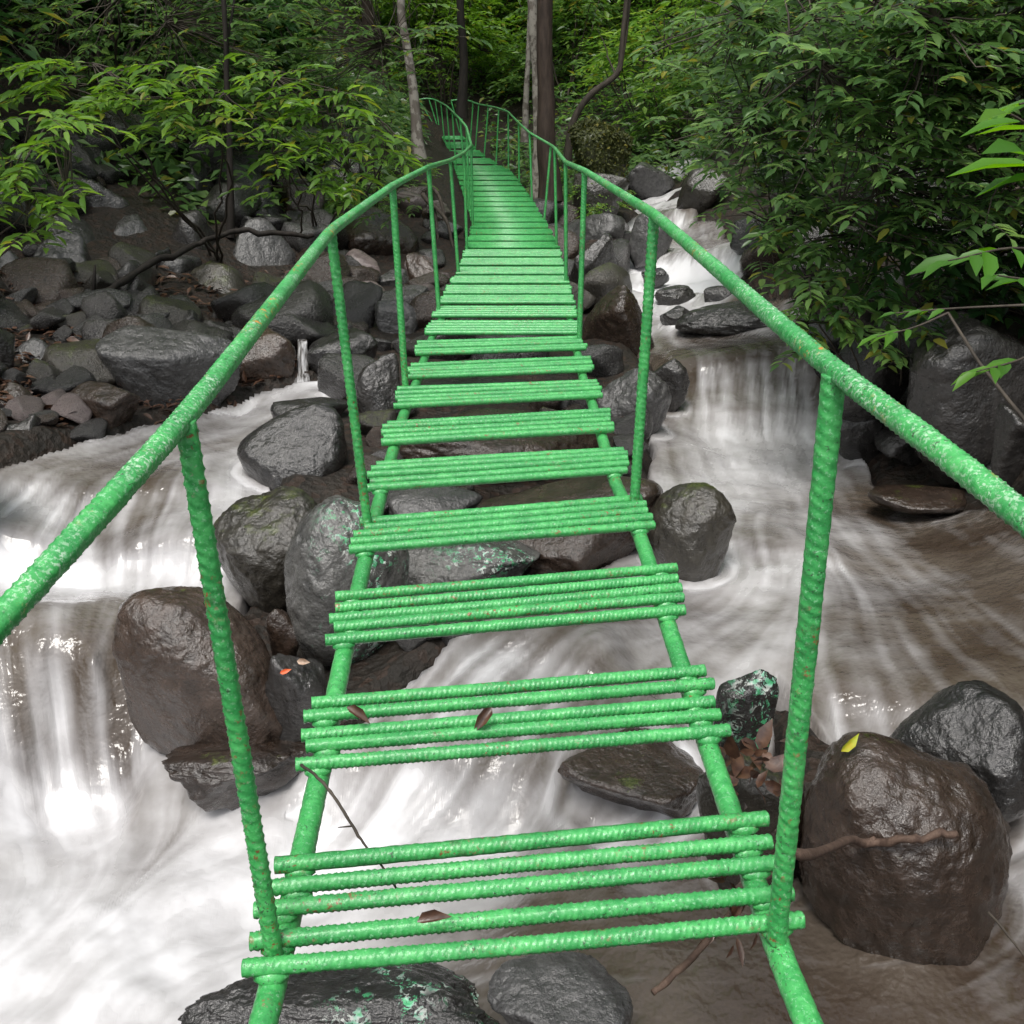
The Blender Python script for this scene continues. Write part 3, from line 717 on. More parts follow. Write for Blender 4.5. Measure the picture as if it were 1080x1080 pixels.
# ------------------------------------------------------------------ footbridge
W = .90
FRONT = [(256, 1022, 846, 970), (312, 806, 769, 770), (343, 675, 722, 643), (368, 580, 690, 553), (387, 514, 661, 495), (402, 466, 647, 453), (415, 428, 635, 417), (429, 397, 624, 390), (438, 373, 618, 367)]
BACK = [(284, 914, 810, 864), (328, 742, 747, 706), (357, 630, 713, 598), (384, 551, 676, 526), (393, 490, 660, 474), (408, 447, 645, 434), (420, 410, 632, 403), (431, 386, 621, 378), (440, 361, 615, 356)]
FAR = [(447, 613, 351), (457, 609, 333), (463.5, 606, 319), (469, 603.5, 309), (474, 600, 298), (481, 596.5, 288.6), (485, 594, 279), (488, 592.5, 270), (490.7, 590, 261), (493.8, 586.5, 253.6), (496, 583, 246.6), (497, 579, 240), (497, 576, 233.7),
       (496, 572, 228.5), (494, 568.5, 223), (492, 566, 217.6), (490.7, 563, 212.4), (489.5, 559, 207), (487.6, 554.8, 201), (485.5, 550, 195.3), (484, 546.5, 189.6), (481.7, 542.6, 184.4), (480.4, 537.4, 180),
       (478, 525, 172.5), (475, 512, 164.5), (471.5, 502, 156), (468, 492.5, 147), (464, 486, 142)]
manual = {23: 17.6, 24: 18.7, 25: 19.9, 26: 21.5, 27: 22.6}
def level_bar(x0, y0, x1, y1):
    a = ray(x0, y0); b = ray(x1, y1); a = a / -a[2]; b = b / -b[2]
    h = W / np.linalg.norm(a - b); return h, a, b
hs = [level_bar(*f)[0] for f in FRONT]
hs_s = np.convolve(np.r_[hs[0], hs, hs[-1]], [.25, .5, .25], 'valid')
near = []
for i, (f, bk) in enumerate(zip(FRONT, BACK)):
    _, a, b = level_bar(*f); h = hs_s[i]; _, a2, b2 = level_bar(*bk)
    h2 = h * .6 + (hs_s[min(i + 1, 8)]) * .4
    near.append((a * h, b * h, a2 * h2, b2 * h2))
zc = np.array([manual.get(i, F * W / (r - l)) for i, (l, r, y) in enumerate(FAR)])
iz = 1 / zc
zn = near[-1][0] ; z8 = F * W / (FRONT[-1][2] - FRONT[-1][0])
for _ in range(3):
    e = np.r_[1 / z8, iz, 2 * iz[-1] - iz[-2]]; iz = np.convolve(e, [.25, .5, .25], 'valid')
zc = 1 / iz
far = [(at_depth(l, y, d), at_depth(r, y, d)) for (l, r, y), d in zip(FAR, zc)]
# keep the far deck smooth in height
fz = np.array([(a[2] + b[2]) / 2 for a, b in far])
BR = .0134
bridge = empty('footbridge', (0, 0, 0)); tag(bridge, 'green painted rebar footbridge with pipe handrails climbing beside the stream', 'footbridge')
def tread_node():
    e = empty('tread', (0, 0, 0), bridge); return e
rgB = np.random.default_rng(3)
for i, (a, b, a2, b2) in enumerate(near):
    tr = tread_node()
    for k in range(5):
        u = k / 4 + (rgB.uniform(-.04, .04) if 0 < k < 4 else 0)
        p = a * (1 - u) + a2 * u; q = b * (1 - u) + b2 * u; d = (q - p)
        p = p + d * rgB.uniform(-.016, .016) * (0 < k); q = q + d * rgB.uniform(-.016, .016) * (0 < k)
        p[2] += rgB.uniform(-.003, .003); q[2] += rgB.uniform(-.003, .003)
        mid = (p + q) / 2 + np.array([0, rgB.uniform(-.003, .003), rgB.uniform(-.003, .001)])
        tb = Tubes(); gap = np.linalg.norm(a2 - a) / 4
        rebar(tb, smooth_path([p, mid, q], 8), min(BR, gap * .47), nr=18 if i < 4 else 10, ds=.0026 if i < 3 else (.0035 if i < 6 else .006), phase=rgB.uniform(0, 6.28), pitch=.011 if i < 5 else .016, hel=rgB.uniform(1.2, 1.8))
        if i < 5:
            for e_, o_ in ((p, q), (q, p)):
                w0 = e_ + (o_ - e_) * .048 + np.array([0, -.006, -.016]); dd = nrm((q - p)[None])[0]
                tb.add([w0 - dd * .026, w0 - dd * .014, w0, w0 + dd * .015, w0 + dd * .027], np.array([.004, .012, .0145, .011, .003]) * rgB.uniform(.85, 1.15), 8)
        obj('bar', tb.mesh('bar'), PAINT, tr)
edgeL = [n[0] for n in near]; edgeR = [n[1] for n in near]
for i, (p, q) in enumerate(far):
    edgeL.append(p); edgeR.append(q)
    if i + 1 < len(far): pn, qn = far[i + 1]
    else: pn, qn = 2 * p - far[i - 1][0], 2 * q - far[i - 1][1]
    fill_u = .58 if i < 6 else .6
    tr = tread_node() if i < 8 else None
    tbm = Tubes()
    for k in range(5):
        u = k / 4 * fill_u; s = p * (1 - u) + pn * u; e = q * (1 - u) + qn * u; d = e - s
        s = s + d * rgB.uniform(-.012, .012); e = e + d * rgB.uniform(-.012, .012)
        g = (np.linalg.norm(pn - p) + np.linalg.norm(qn - q)) / 2 * fill_u / 4
        tb = Tubes() if tr else tbm
        if tr:
            rebar(tb, [s, (s + e) / 2, e], min(.0145, g * .5), nr=8, ds=.008, pitch=.03, amp=.002); obj('bar', tb.mesh('bar'), PAINT, tr)
        else: tb.add([s, (s + e) / 2, e], min(.016, g * .55), 6)
    if not tr: obj('tread', tbm.mesh('tread'), PAINT, bridge)
edgeL, edgeR = np.array(edgeL), np.array(edgeR)
# stringers under the bars
for side in (0, 1):
    E, O = (edgeL, edgeR) if side == 0 else (edgeR, edgeL)
    path = E + (O - E) * .048; path[:, 2] -= .036
    d = (path[0] - path[1]) * .5; d[0] += -.012 if side == 0 else .012; pre = [path[0] + d * 5, path[0] + d * 3, path[0] + d]
    P = smooth_path(np.vstack([pre, path]), 8)
    tb = Tubes(); rebar(tb, P[:90], .0215, pitch=.013, amp=.001, nr=16, ds=.004)
    tb.add(P[89:], .022, 8)
    obj('stringer', tb.mesh('stringer'), PAINT, bridge)
# posts and rails
yL = [f[1] for f in FRONT] + [f[2] for f in FAR]; yR = [f[3] for f in FRONT] + [f[2] for f in FAR]
def edge_at(side, py):
    Yp = np.array(yL if side == 0 else yR, float); E, O = (edgeL, edgeR) if side == 0 else (edgeR, edgeL)
    k = np.interp(-py, -Yp, np.arange(len(Yp))); i = min(int(k), len(E) - 2); u = k - i
    e = E[i] * (1 - u) + E[i + 1] * u; o = O[i] * (1 - u) + O[i + 1] * u
    return e, o
PL = [((289, 1000), (195, 441)), ((388, 552), (349, 243)), ((421, 410), (414, 196)), ((458, 327), (452, 176)), ((483, 288), (475, 169)), ((495, 262), (489.5, 161)), ((497, 239), (497, 153)), ((493, 222), (492, 134)),
      ((489, 212), (485.5, 126)), ((480, 179), (477, 118)), ((473, 163), (471, 113)), ((468, 148), (465, 111)), ((456, 137), (459, 108)), ((440, 130), (452, 105)), ((436, 128), (442, 108))]
PR = [((820, 982), (880, 392)), ((669, 530), (690, 226)), ((612, 356), (616.5, 180)), ((597, 297), (596.5, 171)), ((588, 259), (585, 156)), ((575, 233), (581, 153)), ((560, 212), (558.6, 140)), ((548, 193.6), (547, 129.5)), ((537.4, 180), (536, 118)),
      ((525, 172), (526, 115)), ((512, 164), (515, 113)), ((503, 156), (505, 112)), ((497, 150.8), (499, 110)), ((489, 142), (489.5, 107)), ((476, 135), (476, 109))]
tops = [[], []]
for side, PP in ((0, PL), (1, PR)):
    for i, (fpx, tpx) in enumerate(PP):
        e, o = edge_at(side, fpx[1])
        if i < 2:
            foot = at_z(fpx[0], fpx[1], e[2] + .0); foot = foot
        else: foot = e + (o - e) * .02
        top = at_y(tpx[0], tpx[1], foot[1])
        if i > 8: top[2] = foot[2] + .2 * .95 + .8 * (top[2] - foot[2])
        tops[side].append(top)
        foot = foot - np.array([0, 0, .02])
        tb = Tubes(); R = (.0132, .0152)[side] if i < 2 else .0135
        top2 = top - np.array([0, 0, .004 if i < 2 else .012])
        rebar(tb, [foot, (foot + top2) / 2, top2], R, pitch=.017, amp=.0022, nr=18 if i < 3 else 8, ds=.003 if i < 3 else .009, phase=.6 + i * 1.3, hel=1.6)
        obj('post', tb.mesh('post'), PAINT, bridge)
print('POST HEIGHTS', [[round(float(t_[2]), 2) for t_ in tt] for tt in tops], [round(float(x[2]), 2) for x in edgeL], [round(float(x[1]), 2) for x in edgeL])
for side in (0, 1):
    t0 = tops[side][0]
    if side == 0: nearp = [at_depth(0, 655, .92), at_depth(100, 547, 1.04)]
    else: nearp = [at_depth(1080, 545, .94), at_depth(985, 468, 1.06)]
    d = nearp[0] - nearp[1]; d = d / np.linalg.norm(d)
    pre = [nearp[0] + d * 1.2, nearp[0] + d * .5, nearp[0], nearp[1]]
    ctl = np.vstack([pre, tops[side]]); P, _ = resample(ctl, .03)
    for _k in range(26):
        P[1:-1] = (P[:-2] + 2 * P[1:-1] + P[2:]) / 4
    tb = Tubes(); cut = int(np.argmax(P[:, 1] > 6))
    rebar(tb, P[:cut], .0138, pitch=.012, amp=.0019, nr=20, ds=.003, hel=1.5, phase=.3)
    tb.add(P[cut - 1:], .0155, 10)
    obj('handrail', tb.mesh('handrail'), PAINT_WORN, bridge)

# ------------------------------------------------------------------ foliage
HI = (np.array([(0, 0, 0), (.22, .36, .05), (.22, 0, -.01), (.22, -.36, .05), (.58, .40, .03), (.58, 0, -.05), (.58, -.40, .03), (1, 0, -.17)]),
      [np.array([(0, 2, 1), (0, 3, 2), (4, 5, 7), (5, 6, 7)]), np.array([(1, 2, 5, 4), (2, 3, 6, 5)])])
LO = (np.array([(0, 0, 0), (.42, .5, .05), (1, 0, -.14), (.42, -.5, .05)]), [np.array([(0, 3, 2), (0, 2, 1)])])
def leaves_mesh(name, P, T, N, Ln, asp=.36, hi=True):
    tp, fc = HI if hi else LO
    T = nrm(T); B = nrm(np.cross(N, T)); N = np.cross(T, B); n = len(P); k = len(tp)
    Ln = np.asarray(Ln)[:, None, None]; asp = np.broadcast_to(asp, (n,))[:, None, None]
    V = P[:, None] + Ln * (tp[None, :, 0:1] * T[:, None] + asp * tp[None, :, 1:2] * B[:, None] + tp[None, :, 2:3] * N[:, None])
    faces = [(f[None] + (np.arange(n) * k)[:, None, None]).reshape(-1, f.shape[1]) for f in fc]
    return mesh_from(name, V.reshape(-1, 3), faces, smooth=hi)
def sprays(rg, O, D, ln, K, leaf, droop=.35):
    """leaf frames along S twigs; returns P,T,N,L and the twig polylines"""
    Sn = len(O); D = nrm(D); up = np.array([0, 0, 1.])
    Bx = nrm(np.cross(D, up) + 1e-4); ln = np.broadcast_to(ln, (Sn,))
    tt = np.linspace(.18, 1, K)[None, :] + rg.uniform(-.05, .05, (Sn, K))
    pos = O[:, None] + D[:, None] * (ln[:, None] * tt)[..., None]; pos[..., 2] -= droop * ln[:, None] * tt ** 2
    sgn = np.where((np.arange(K) % 2)[None, :] == 0, 1., -1.) * np.ones((Sn, 1))
    sgn[:, -1] *= .15
    T = D[:, None] * rg.uniform(.45, .9, (Sn, K, 1)) + Bx[:, None] * (sgn * rg.uniform(.6, 1.1, (Sn, K)))[..., None]
    T[..., 2] -= rg.uniform(.0, .42, (Sn, K))
    N = up + rg.normal(0, .28, (Sn, K, 3))
    Ls = leaf * rg.uniform(.6, 1.2, (Sn, K))
    return pos.reshape(-1, 3), T.reshape(-1, 3), N.reshape(-1, 3), Ls.ravel()
def twigs(tb, O, D, ln, droop=.35, r=.004):
    D = nrm(D)
    for o, d, l in zip(O, D, np.broadcast_to(ln, (len(O),))):
        tt = np.linspace(0, 1, 5)[:, None]; p = o + d * l * tt; p[:, 2] -= droop * l * tt[:, 0] ** 2
        tb.add(p, np.linspace(r, r * .4, 5), 4, False)
def limb(tb, a, b, r0, r1, rg, bend=.12, n=9, nr=7):
    a, b = np.asarray(a, float), np.asarray(b, float); tt = np.linspace(0, 1, n)[:, None]; L_ = np.linalg.norm(b - a)
    w = np.cumsum(rg.normal(0, bend * L_ / n, (n, 3)), 0); w -= w[-1] * tt
    p = a + (b - a) * tt + w; tb.add(p, np.linspace(r0, r1, n), nr, False); return p

M_MOSSLEAF = leaf_material('yellow green moss', (.03, .04, .008), (.06, .075, .014), (.11, .12, .03), .6, .2)
moss_cover(MOSSY, 4200, 4, 1, 1)
# --- shrub prototypes (origin on the ground)
def shrub_proto(sd, h, rad, ns, K, leaf, lm, hi=False, name='shrub'):
    rg = np.random.default_rng(sd); root = empty(name)
    tb = Tubes(); O = []; D = []
    for s in range(6):
        ang = rg.uniform(0, 6.28); tip = np.array([math.cos(ang) * rad * rg.uniform(.3, .8), math.sin(ang) * rad * rg.uniform(.3, .8), h * rg.uniform(.65, 1)])
        p = limb(tb, (rg.uniform(-.1, .1), rg.uniform(-.1, .1), -.15), tip, .018 * h / 2, .005, rg, .2)
    nb = max(6, ns // 14)
    ang = rg.uniform(0, 6.28, nb); rr = rad * np.sqrt(rg.uniform(0, 1, nb)); hz = h * rg.uniform(.18, 1, nb) * (1 - .45 * (rr / rad) ** 2)
    cb = np.stack([np.cos(ang) * rr, np.sin(ang) * rr, hz], 1)
    idx = rg.integers(0, nb, ns); O = cb[idx] + rg.normal(0, rad * .13, (ns, 3)); O[:, 2] = np.maximum(O[:, 2], .05)
    D = nrm(np.c_[O[:, :2] * .8 + rg.normal(0, rad * .5, (ns, 2)), rg.uniform(-.1, .35, ns) * rad])
    P, T, N, Ls = sprays(rg, O, D, leaf * 3.2, K, leaf)
    obj('foliage', leaves_mesh('foliage', P, T, N, Ls, .42, hi), LEAF[lm], root); obj('stems', tb.mesh('stems'), BARK['grey'], root)
    return root
SH = [shrub_proto(11, 1.9, 1.15, 200, 9, .15, 'mid'), shrub_proto(12, 2.4, 1.2, 220, 9, .16, 'dark'), shrub_proto(13, 1.3, .9, 160, 8, .12, 'lime'),
      shrub_proto(14, 2.8, 1.4, 260, 9, .17, 'bright'), shrub_proto(15, 2.2, 1.3, 240, 9, .14, 'dark')]
used = set()
def put_shrub(k, x, y, sc, label, group, rz=None, dz=0.):
    z = float(ground_z([[x, y]])[0]) - .05 + dz
    rz = random.uniform(0, 6.28) if rz is None else rz
    if k not in used: o = SH[k]; used.add(k); o.location = (x, y, z); o.rotation_euler = (0, 0, rz); o.scale = (sc, sc, sc)
    else: o = copy_tree(SH[k], (x, y, z), rz, sc)
    tag(o, label, 'shrub', group); return o
rg = np.random.default_rng(99)
# left slope behind the rubble
for i in range(26):
    x = rg.uniform(-9, -2.2); y = rg.uniform(12.3, 19)
    if x > -3 and y < 14: x -= 2
    put_shrub(int(rg.choice([1, 4, 0, 4, 1, 0])), x, y, rg.uniform(.8, 1.3), 'dark green shrub in the shade of the left slope', 'shrubs on the left slope')
for i in range(10):
    put_shrub(int(rg.choice([1, 4])), rg.uniform(-10, -5.5), rg.uniform(7, 12), rg.uniform(.9, 1.4), 'dark green shrub in the shade of the left slope', 'shrubs on the left slope')
# far slope ahead
for i in range(34):
    put_shrub(int(rg.choice([0, 3, 2, 3, 2])), rg.uniform(-5, 3), rg.uniform(25, 34), rg.uniform(.9, 1.7), 'mid green shrub on the slope beyond the bridge end', 'shrubs beyond the bridge end')
# sunny slope right of the trunks
for i in range(46):
    x = rg.uniform(2.6, 9.5); y = rg.uniform(19.5, 32)
    put_shrub(int(rg.choice([3, 2, 3, 2, 0])), x, y, rg.uniform(1., 1.8), 'bright green shrub on the open slope above the highest fall', 'shrubs on the open right slope')
for i in range(16):
    x = rg.uniform(3.4, 7.5); y = rg.uniform(11.5, 19)
    put_shrub(int(rg.choice([0, 4, 3, 1])), x, y, rg.uniform(.8, 1.3), 'green shrub on the right bank beside the upper falls', 'shrubs on the upper right bank')
for i in range(12):
    x = rg.uniform(5, 9); y = rg.uniform(4.5, 11)
    put_shrub(int(rg.choice([1, 4, 0])), x, y, rg.uniform(.9, 1.4), 'dark shrub on the slope behind the overhanging right leaves', 'shrubs behind the overhanging leaves')
put_shrub(2, 1.15, 14.3, .45, 'small lime green plant growing on the dark boulder under the mossy one', None)
put_shrub(2, -1.9, 12.6, .42, 'small pale plant among the roots left of the bridge', None)
put_shrub(2, -1.5, 14.6, .5, 'small lime plant on the root bank left of the far treads', None)

# --- hand placed leafy saplings and overhanging shrubs
def leafy(name, label, pix, Yf, leaf, lm, per, spread, base, asp=.4, K=9, sd=0, mat='grey', hi=True, stem_r=.012, face=(0, -1, .05), cat='shrub', droop=.22, nlimb=5):
    rg = np.random.default_rng(sd); root = empty(name, tuple(base)); O = []
    for (a, b) in pix:
        for k in range(per):
            Y = Yf(a, b) + rg.uniform(-.5, .5) * spread * 2.2
            p = at_y(a, b, Y) + rg.normal(0, spread, 3) * np.array([1, .6, .55]); O.append(p)
    O = np.array(O); g = ground_z(O[:, :2]); O[:, 2] = np.maximum(O[:, 2], g + .12)
    D = nrm(np.c_[rg.normal(face[0], .8, len(O)), rg.normal(face[1], .6, len(O)), rg.uniform(-.15, .15, len(O)) + face[2]])
    P, T, N, Ls = sprays(rg, O, D, leaf * 2.7, K, leaf, droop)
    b = np.asarray(base, float)
    obj('foliage', leaves_mesh('foliage', P - b, T, N, Ls, asp, hi), LEAF[lm], root)
    tb = Tubes(); twigs(tb, O - b, D, leaf * 2.7, droop, .0035)
    sel = rg.choice(len(O), min(nlimb, len(O)), replace=False)
    for q in sel: limb(tb, (rg.uniform(-.05, .05), rg.uniform(-.05, .05), -.1), O[q] - b, stem_r, .004, rg, .15, 12)
    # each spray hangs on a limb
    C = O - b
    for q in range(len(O)):
        n_ = sel[np.argmin(np.linalg.norm(C[sel] - C[q], axis=1))]
        if n_ != q and np.linalg.norm(C[n_] - C[q]) < 1.2: limb(tb, C[n_], C[q], .006, .003, rg, .12, 5, 4)
    obj('stems', tb.mesh('stems'), BARK[mat], root)
    tag(root, label, cat); return root
def gz(x, y): return np.array([x, y, float(ground_z([[x, y]])[0])])
leafy('sapling', 'bright green sapling with layered leaves over the left rubble', [(60, 72), (100, 78), (140, 72), (150, 92), (185, 98), (215, 108), (120, 108), (90, 98), (165, 118), (240, 100), (205, 130), (60, 105), (235, 130), (185, 70)],
      lambda a, b: 7.6, .15, 'bright', 4, .135, gz(-2.9, 10.2), sd=1, stem_r=.014, asp=.34)
leafy('sapling', 'bright green sapling hanging over the pale upright block', [(300, 80), (330, 78), (300, 105), (335, 105), (360, 125), (300, 130), (345, 150), (385, 142), (315, 160), (350, 185), (280, 120), (330, 205), (375, 170), (395, 145), (300, 190), (360, 100)],
      lambda a, b: 8.4, .15, 'bright', 4, .125, gz(-2.2, 11.6), sd=2, stem_r=.014, asp=.34)
leafy('sapling', 'bright leafy sapling reaching in from left edge', [(5, 125), (30, 122), (55, 130), (20, 165), (50, 185), (80, 195), (30, 205), (8, 240), (15, 215), (-20, 150), (-20, 200)],
      lambda a, b: 5.6, .12, 'bright', 4, .11, gz(-4.2, 6.8), sd=3, asp=.34)
leafy('shrub', 'darker leafy shrub behind the bright left saplings', [(20, 20), (70, 30), (120, 25), (170, 35), (220, 20), (270, 30), (320, 20), (360, 40), (400, 60), (30, 60), (260, 70), (390, 20), (60, 5), (150, 5), (250, 0), (330, 50), (340, -15), (200, 50), (110, 50)],
      lambda a, b: 11.2, .13, 'mid', 15, .45, gz(-4.5, 12.2), sd=4, nlimb=8, stem_r=.02)
leafy('shrub', 'low green shrub at the foot of the pale leaning trunk', [(400, 150), (410, 190), (395, 110), (425, 215), (420, 130)], lambda a, b: 12.0, .13, 'mid', 4, .2, gz(-1.75, 12.8), sd=5)
# right bank overhang
rgq = np.random.default_rng(5)
def poly_pts(poly, n):
    poly = np.array(poly, float); out = []
    while len(out) < n:
        q = rgq.uniform(poly.min(0), poly.max(0)); x, y = q; c = False; j = len(poly) - 1
        for i in range(len(poly)):
            if (poly[i, 1] > y) != (poly[j, 1] > y) and x < (poly[j, 0] - poly[i, 0]) * (y - poly[i, 1]) / (poly[j, 1] - poly[i, 1]) + poly[i, 0]: c = not c
            j = i
        if c: out.append((x, y))
    return out
leafy('shrub', 'large-leaved shrub arching over the upper falls at right', poly_pts([(775, -20), (840, -30), (860, 120), (850, 225), (785, 195), (780, 160), (755, 110)], 30), lambda a, b: 10.5 + (a > 760) * -.8, .14, 'fresh', 7, .34, gz(4.1, 11.5), sd=6, nlimb=20)
leafy('shrub', 'large-leaved shrub leaning over the middle cascade at right', poly_pts([(790, -30), (940, -30), (960, 250), (900, 300), (860, 320), (815, 260), (785, 190), (790, 120)], 58), lambda a, b: 7.4 - (a - 800) / 200, .125, 'fresh', 8, .28, gz(3.9, 8.0), sd=7, nlimb=22)
leafy('shrub', 'large-leaved shrub filling the upper right corner', poly_pts([(920, -40), (1130, -40), (1130, 210), (1040, 230), (960, 240), (910, 120)], 60), lambda a, b: 5.8, .11, 'fresh', 10, .27, gz(4.3, 6.2), sd=8, nlimb=22)
leafy('shrub', 'low leafy shrub brushing the water by the first right post', [(840, 345), (858, 362), (850, 330), (880, 345), (870, 320), (905, 330), (845, 315), (890, 300), (930, 355)], lambda a, b: 6.1, .12, 'mid', 4, .11, gz(2.6, 6.9), sd=9)
leafy('shrub', 'shaded leafy shrub above the huge right bank boulder', poly_pts([(940, 200), (1110, 210), (1110, 310), (1000, 330), (930, 300)], 24), lambda a, b: 6.4, .14, 'dark', 5, .2, gz(3.9, 7.0), sd=10)
# near sprigs at right edge on thin stems
def sprig(root, b, tb, arr, path, rg, leafl, n, asp=.36):
    P = smooth_path(path, 6); tb.add(P - b, np.linspace(.005, .0018, len(P)), 5, False)
    for k in range(n):
        u = 1 - k / n * .42; q = P[int(u * (len(P) - 1))]; d = nrm(P[-1] - P[-4]); s = 1 if k % 2 else -1
        side = np.cross(d, (0, 0, 1.)); T_ = nrm(d * (.9 if k else 1.) + side * s * (.75 if k else 0) + np.array([rg.normal(0, .15), rg.normal(0, .15), -.1 - rg.uniform(0, .3)]))
        arr[0].append(q - b); arr[1].append(T_); arr[2].append(np.array([rg.normal(0, .25), rg.normal(-.25, .2), 1.])); arr[3].append(leafl * rg.uniform(.7, 1.1))
b = gz(2.35, 2.3); root = empty('shrub', tuple(b)); tb = Tubes(); arr = ([], [], [], []); rg = np.random.default_rng(17)
for (p0, p1, p2, Y0, Y1, lf, n) in [((1180, 120), (1110, 140), (1065, 120), 1.9, 1.75, .11, 4), ((1190, 170), (1120, 190), (1085, 165), 1.8, 1.6, .16, 4), ((1150, 290), (1080, 262), (1000, 275), 2.6, 2.3, .12, 7), ((1160, 330), (1100, 300), (1050, 290), 2.5, 2.3, .09, 5),
                                  ((1160, 330), (1085, 375), (1030, 392), 2.9, 2.7, .10, 8), ((1000, 330), (965, 345), (925, 355), 3.6, 3.5, .10, 7), ((1120, 320), (1010, 325), (945, 330), 3.3, 3.4, .08, 5), ((1180, 60), (1110, 100), (1075, 110), 2.0, 1.9, .10, 4)]:
    pa = [at_y(*p0, Y0), at_y(*p1, (Y0 + Y1) / 2), at_y(*p2, Y1)]
    sprig(root, b, tb, arr, pa, rg, lf, n)
    limb(tb, (0, 0, -.1), pa[0] - b, .014, .005, rg, .14, 10)
P, T, N, Ls = (np.array(x) for x in arr)
obj('foliage', leaves_mesh('foliage', P, T, N, Ls, .40, True), LEAF['near'], root); obj('stems', tb.mesh('stems'), BARK['grey'], root)
tag(root, 'near shrub whose bright long leaves poke in at right edge', 'shrub')

# --- trees
def crown(rg, blobs, ns, leaf, K=8):
    O = []; D = []
    for (c, r) in blobs:
        d = nrm(rg.normal(size=(ns, 3))); o = np.array(c) + d * r * rg.uniform(.35, 1, (ns, 1)) * np.array([1, 1, .6]); O.append(o); D.append(nrm(d * np.array([1, 1, .3]) + rg.normal(0, .3, (ns, 3))))
    return sprays(rg, np.vstack(O), np.vstack(D), leaf * 3, K, leaf)
def tree(name, label, path, r0, r1, mat, blobs, leaf, lm, sd, ns=60, group=None, hi=False, side=()):
    rg = np.random.default_rng(sd); base = np.array(path[0], float); root = empty(name, tuple(base))
    tb = Tubes(); P = smooth_path(np.array(path) - base, 10); P += fbm(np.c_[P[:, 2:3] * 1.3, P[:, 2:3] * 0 + sd, P[:, 2:3] * 0], 3)[:, None] * np.array([.06, .05, 0]) * min(1, r0 * 8)
    rr = np.linspace(r0, r1, len(P)) * (1 + .5 * np.exp(-np.linspace(0, 9, len(P)))); tb.add(P, rr, 12, False)
    for (c, r) in blobs:
        k = int(len(P) * rg.uniform(.5, .97)); limb(tb, P[k], np.array(c) - base, r1 * .7, r1 * .15, rg, .12, 10, 6)
    for (a, b_) in side: limb(tb, np.array(a) - base, np.array(b_) - base, r1 * .5, r1 * .1, rg, .15, 10, 5)
    obj('trunk', tb.mesh('trunk'), BARK[mat], root)
    if blobs:
        q = crown(rg, [(np.array(c) - base, r) for c, r in blobs], ns, leaf); obj('crown', leaves_mesh('crown', *q, .42, hi), LEAF[lm], root)
    tag(root, label, 'tree', group); return root
def ypath(pts): return [at_y(a, b_, Y) for a, b_, Y in pts]
pt = ypath([(580, 212, 14.2), (577, 120, 14.2), (575, 40, 14.2)]); up = pt[-1]
tree('tree', 'tall straight brown trunk beside the right posts', pt + [up + np.array([.05, .1, 2.5]), up + np.array([.2, .3, 6.5])], .12, .085, 'brown', [((1.4, 15, 6.8), 1.6), ((-1.2, 14.5, 7.6), 1.6), ((.4, 12.8, 8.4), 1.5), ((.5, 16.5, 9), 1.8)], .16, 'mid', 21, 36)
pt = ypath([(569, 214, 14.6), (568, 130, 14.6), (564, 60, 14.6), (562, 0, 14.6)]); up = pt[-1]
tree('tree', 'peeling pale trunk just left of the tall brown trunk', pt + [up + np.array([-.2, .2, 2.]), up + np.array([-.6, .3, 5.])], .085, .055, 'pale', [((-.8, 15, 5.5), 1.3), ((.2, 15.6, 6.4), 1.3)], .15, 'mid', 22, 40)
pt = ypath([(554, 150, 17.5), (555, 100, 17.5), (557, 60, 17.5), (560, -20, 17.6)])
tree('tree', 'thin whitish stem behind the peeling pale trunk', pt + [pt[-1] + np.array([.1, .2, 2.5])], .05, .03, 'pale', [((.4, 17.8, 4.6), 1.1)], .14, 'mid', 23, 60)
pt = ypath([(443, 168, 13.2), (437, 120, 13.2), (431, 70, 13.2), (422, 20, 13.2), (420, -30, 13.2)]); up = pt[-1]
tree('tree', 'slender pale trunk leaning left of the far handrail', pt + [up + np.array([-.1, .1, 2.]), up + np.array([.2, .2, 4.])], .062, .035, 'pale', [((-1.2, 13.2, 5.6), 1.3), ((-1.9, 14, 4.8), 1.2)], .15, 'mid', 24, 80)
pt = ypath([(598, 178, 16), (603, 130, 16), (622, 100, 16), (650, 78, 16), (656, 50, 16), (661, -10, 16)])
tree('tree', 'crooked dark tree bending right behind the mossy boulder', pt + [pt[-1] + np.array([.2, .1, 2.])], .052, .032, 'grey', [((2.2, 16.2, 5.2), 1.4), ((1.2, 17, 5.8), 1.2)], .15, 'bright', 25, 36, side=[(pt[3], at_y(630, 30, 16.3))])
pt = ypath([(487, 125, 21), (488, 60, 21), (486, -10, 21)])
tree('tree', 'dark trunk standing behind the far end of the bridge', pt + [pt[-1] + np.array([.1, .1, 3.5])], .09, .06, 'dark', [((-1.5, 21, 6.5), 1.7), ((.2, 21.5, 7), 1.6)], .17, 'mid', 26, 40)
pt = ypath([(244, 250, 10.6), (243, 180, 10.6), (239, 90, 10.6), (236, 0, 10.6)])
tree('tree', 'thin dark stem rising from the left rubble', pt + [pt[-1] + np.array([0, .1, 2.2])], .035, .022, 'dark', [((-3.2, 10.8, 4.2), 1.2), ((-2.4, 11.2, 3.6), 1.)], .15, 'mid', 27, 60)
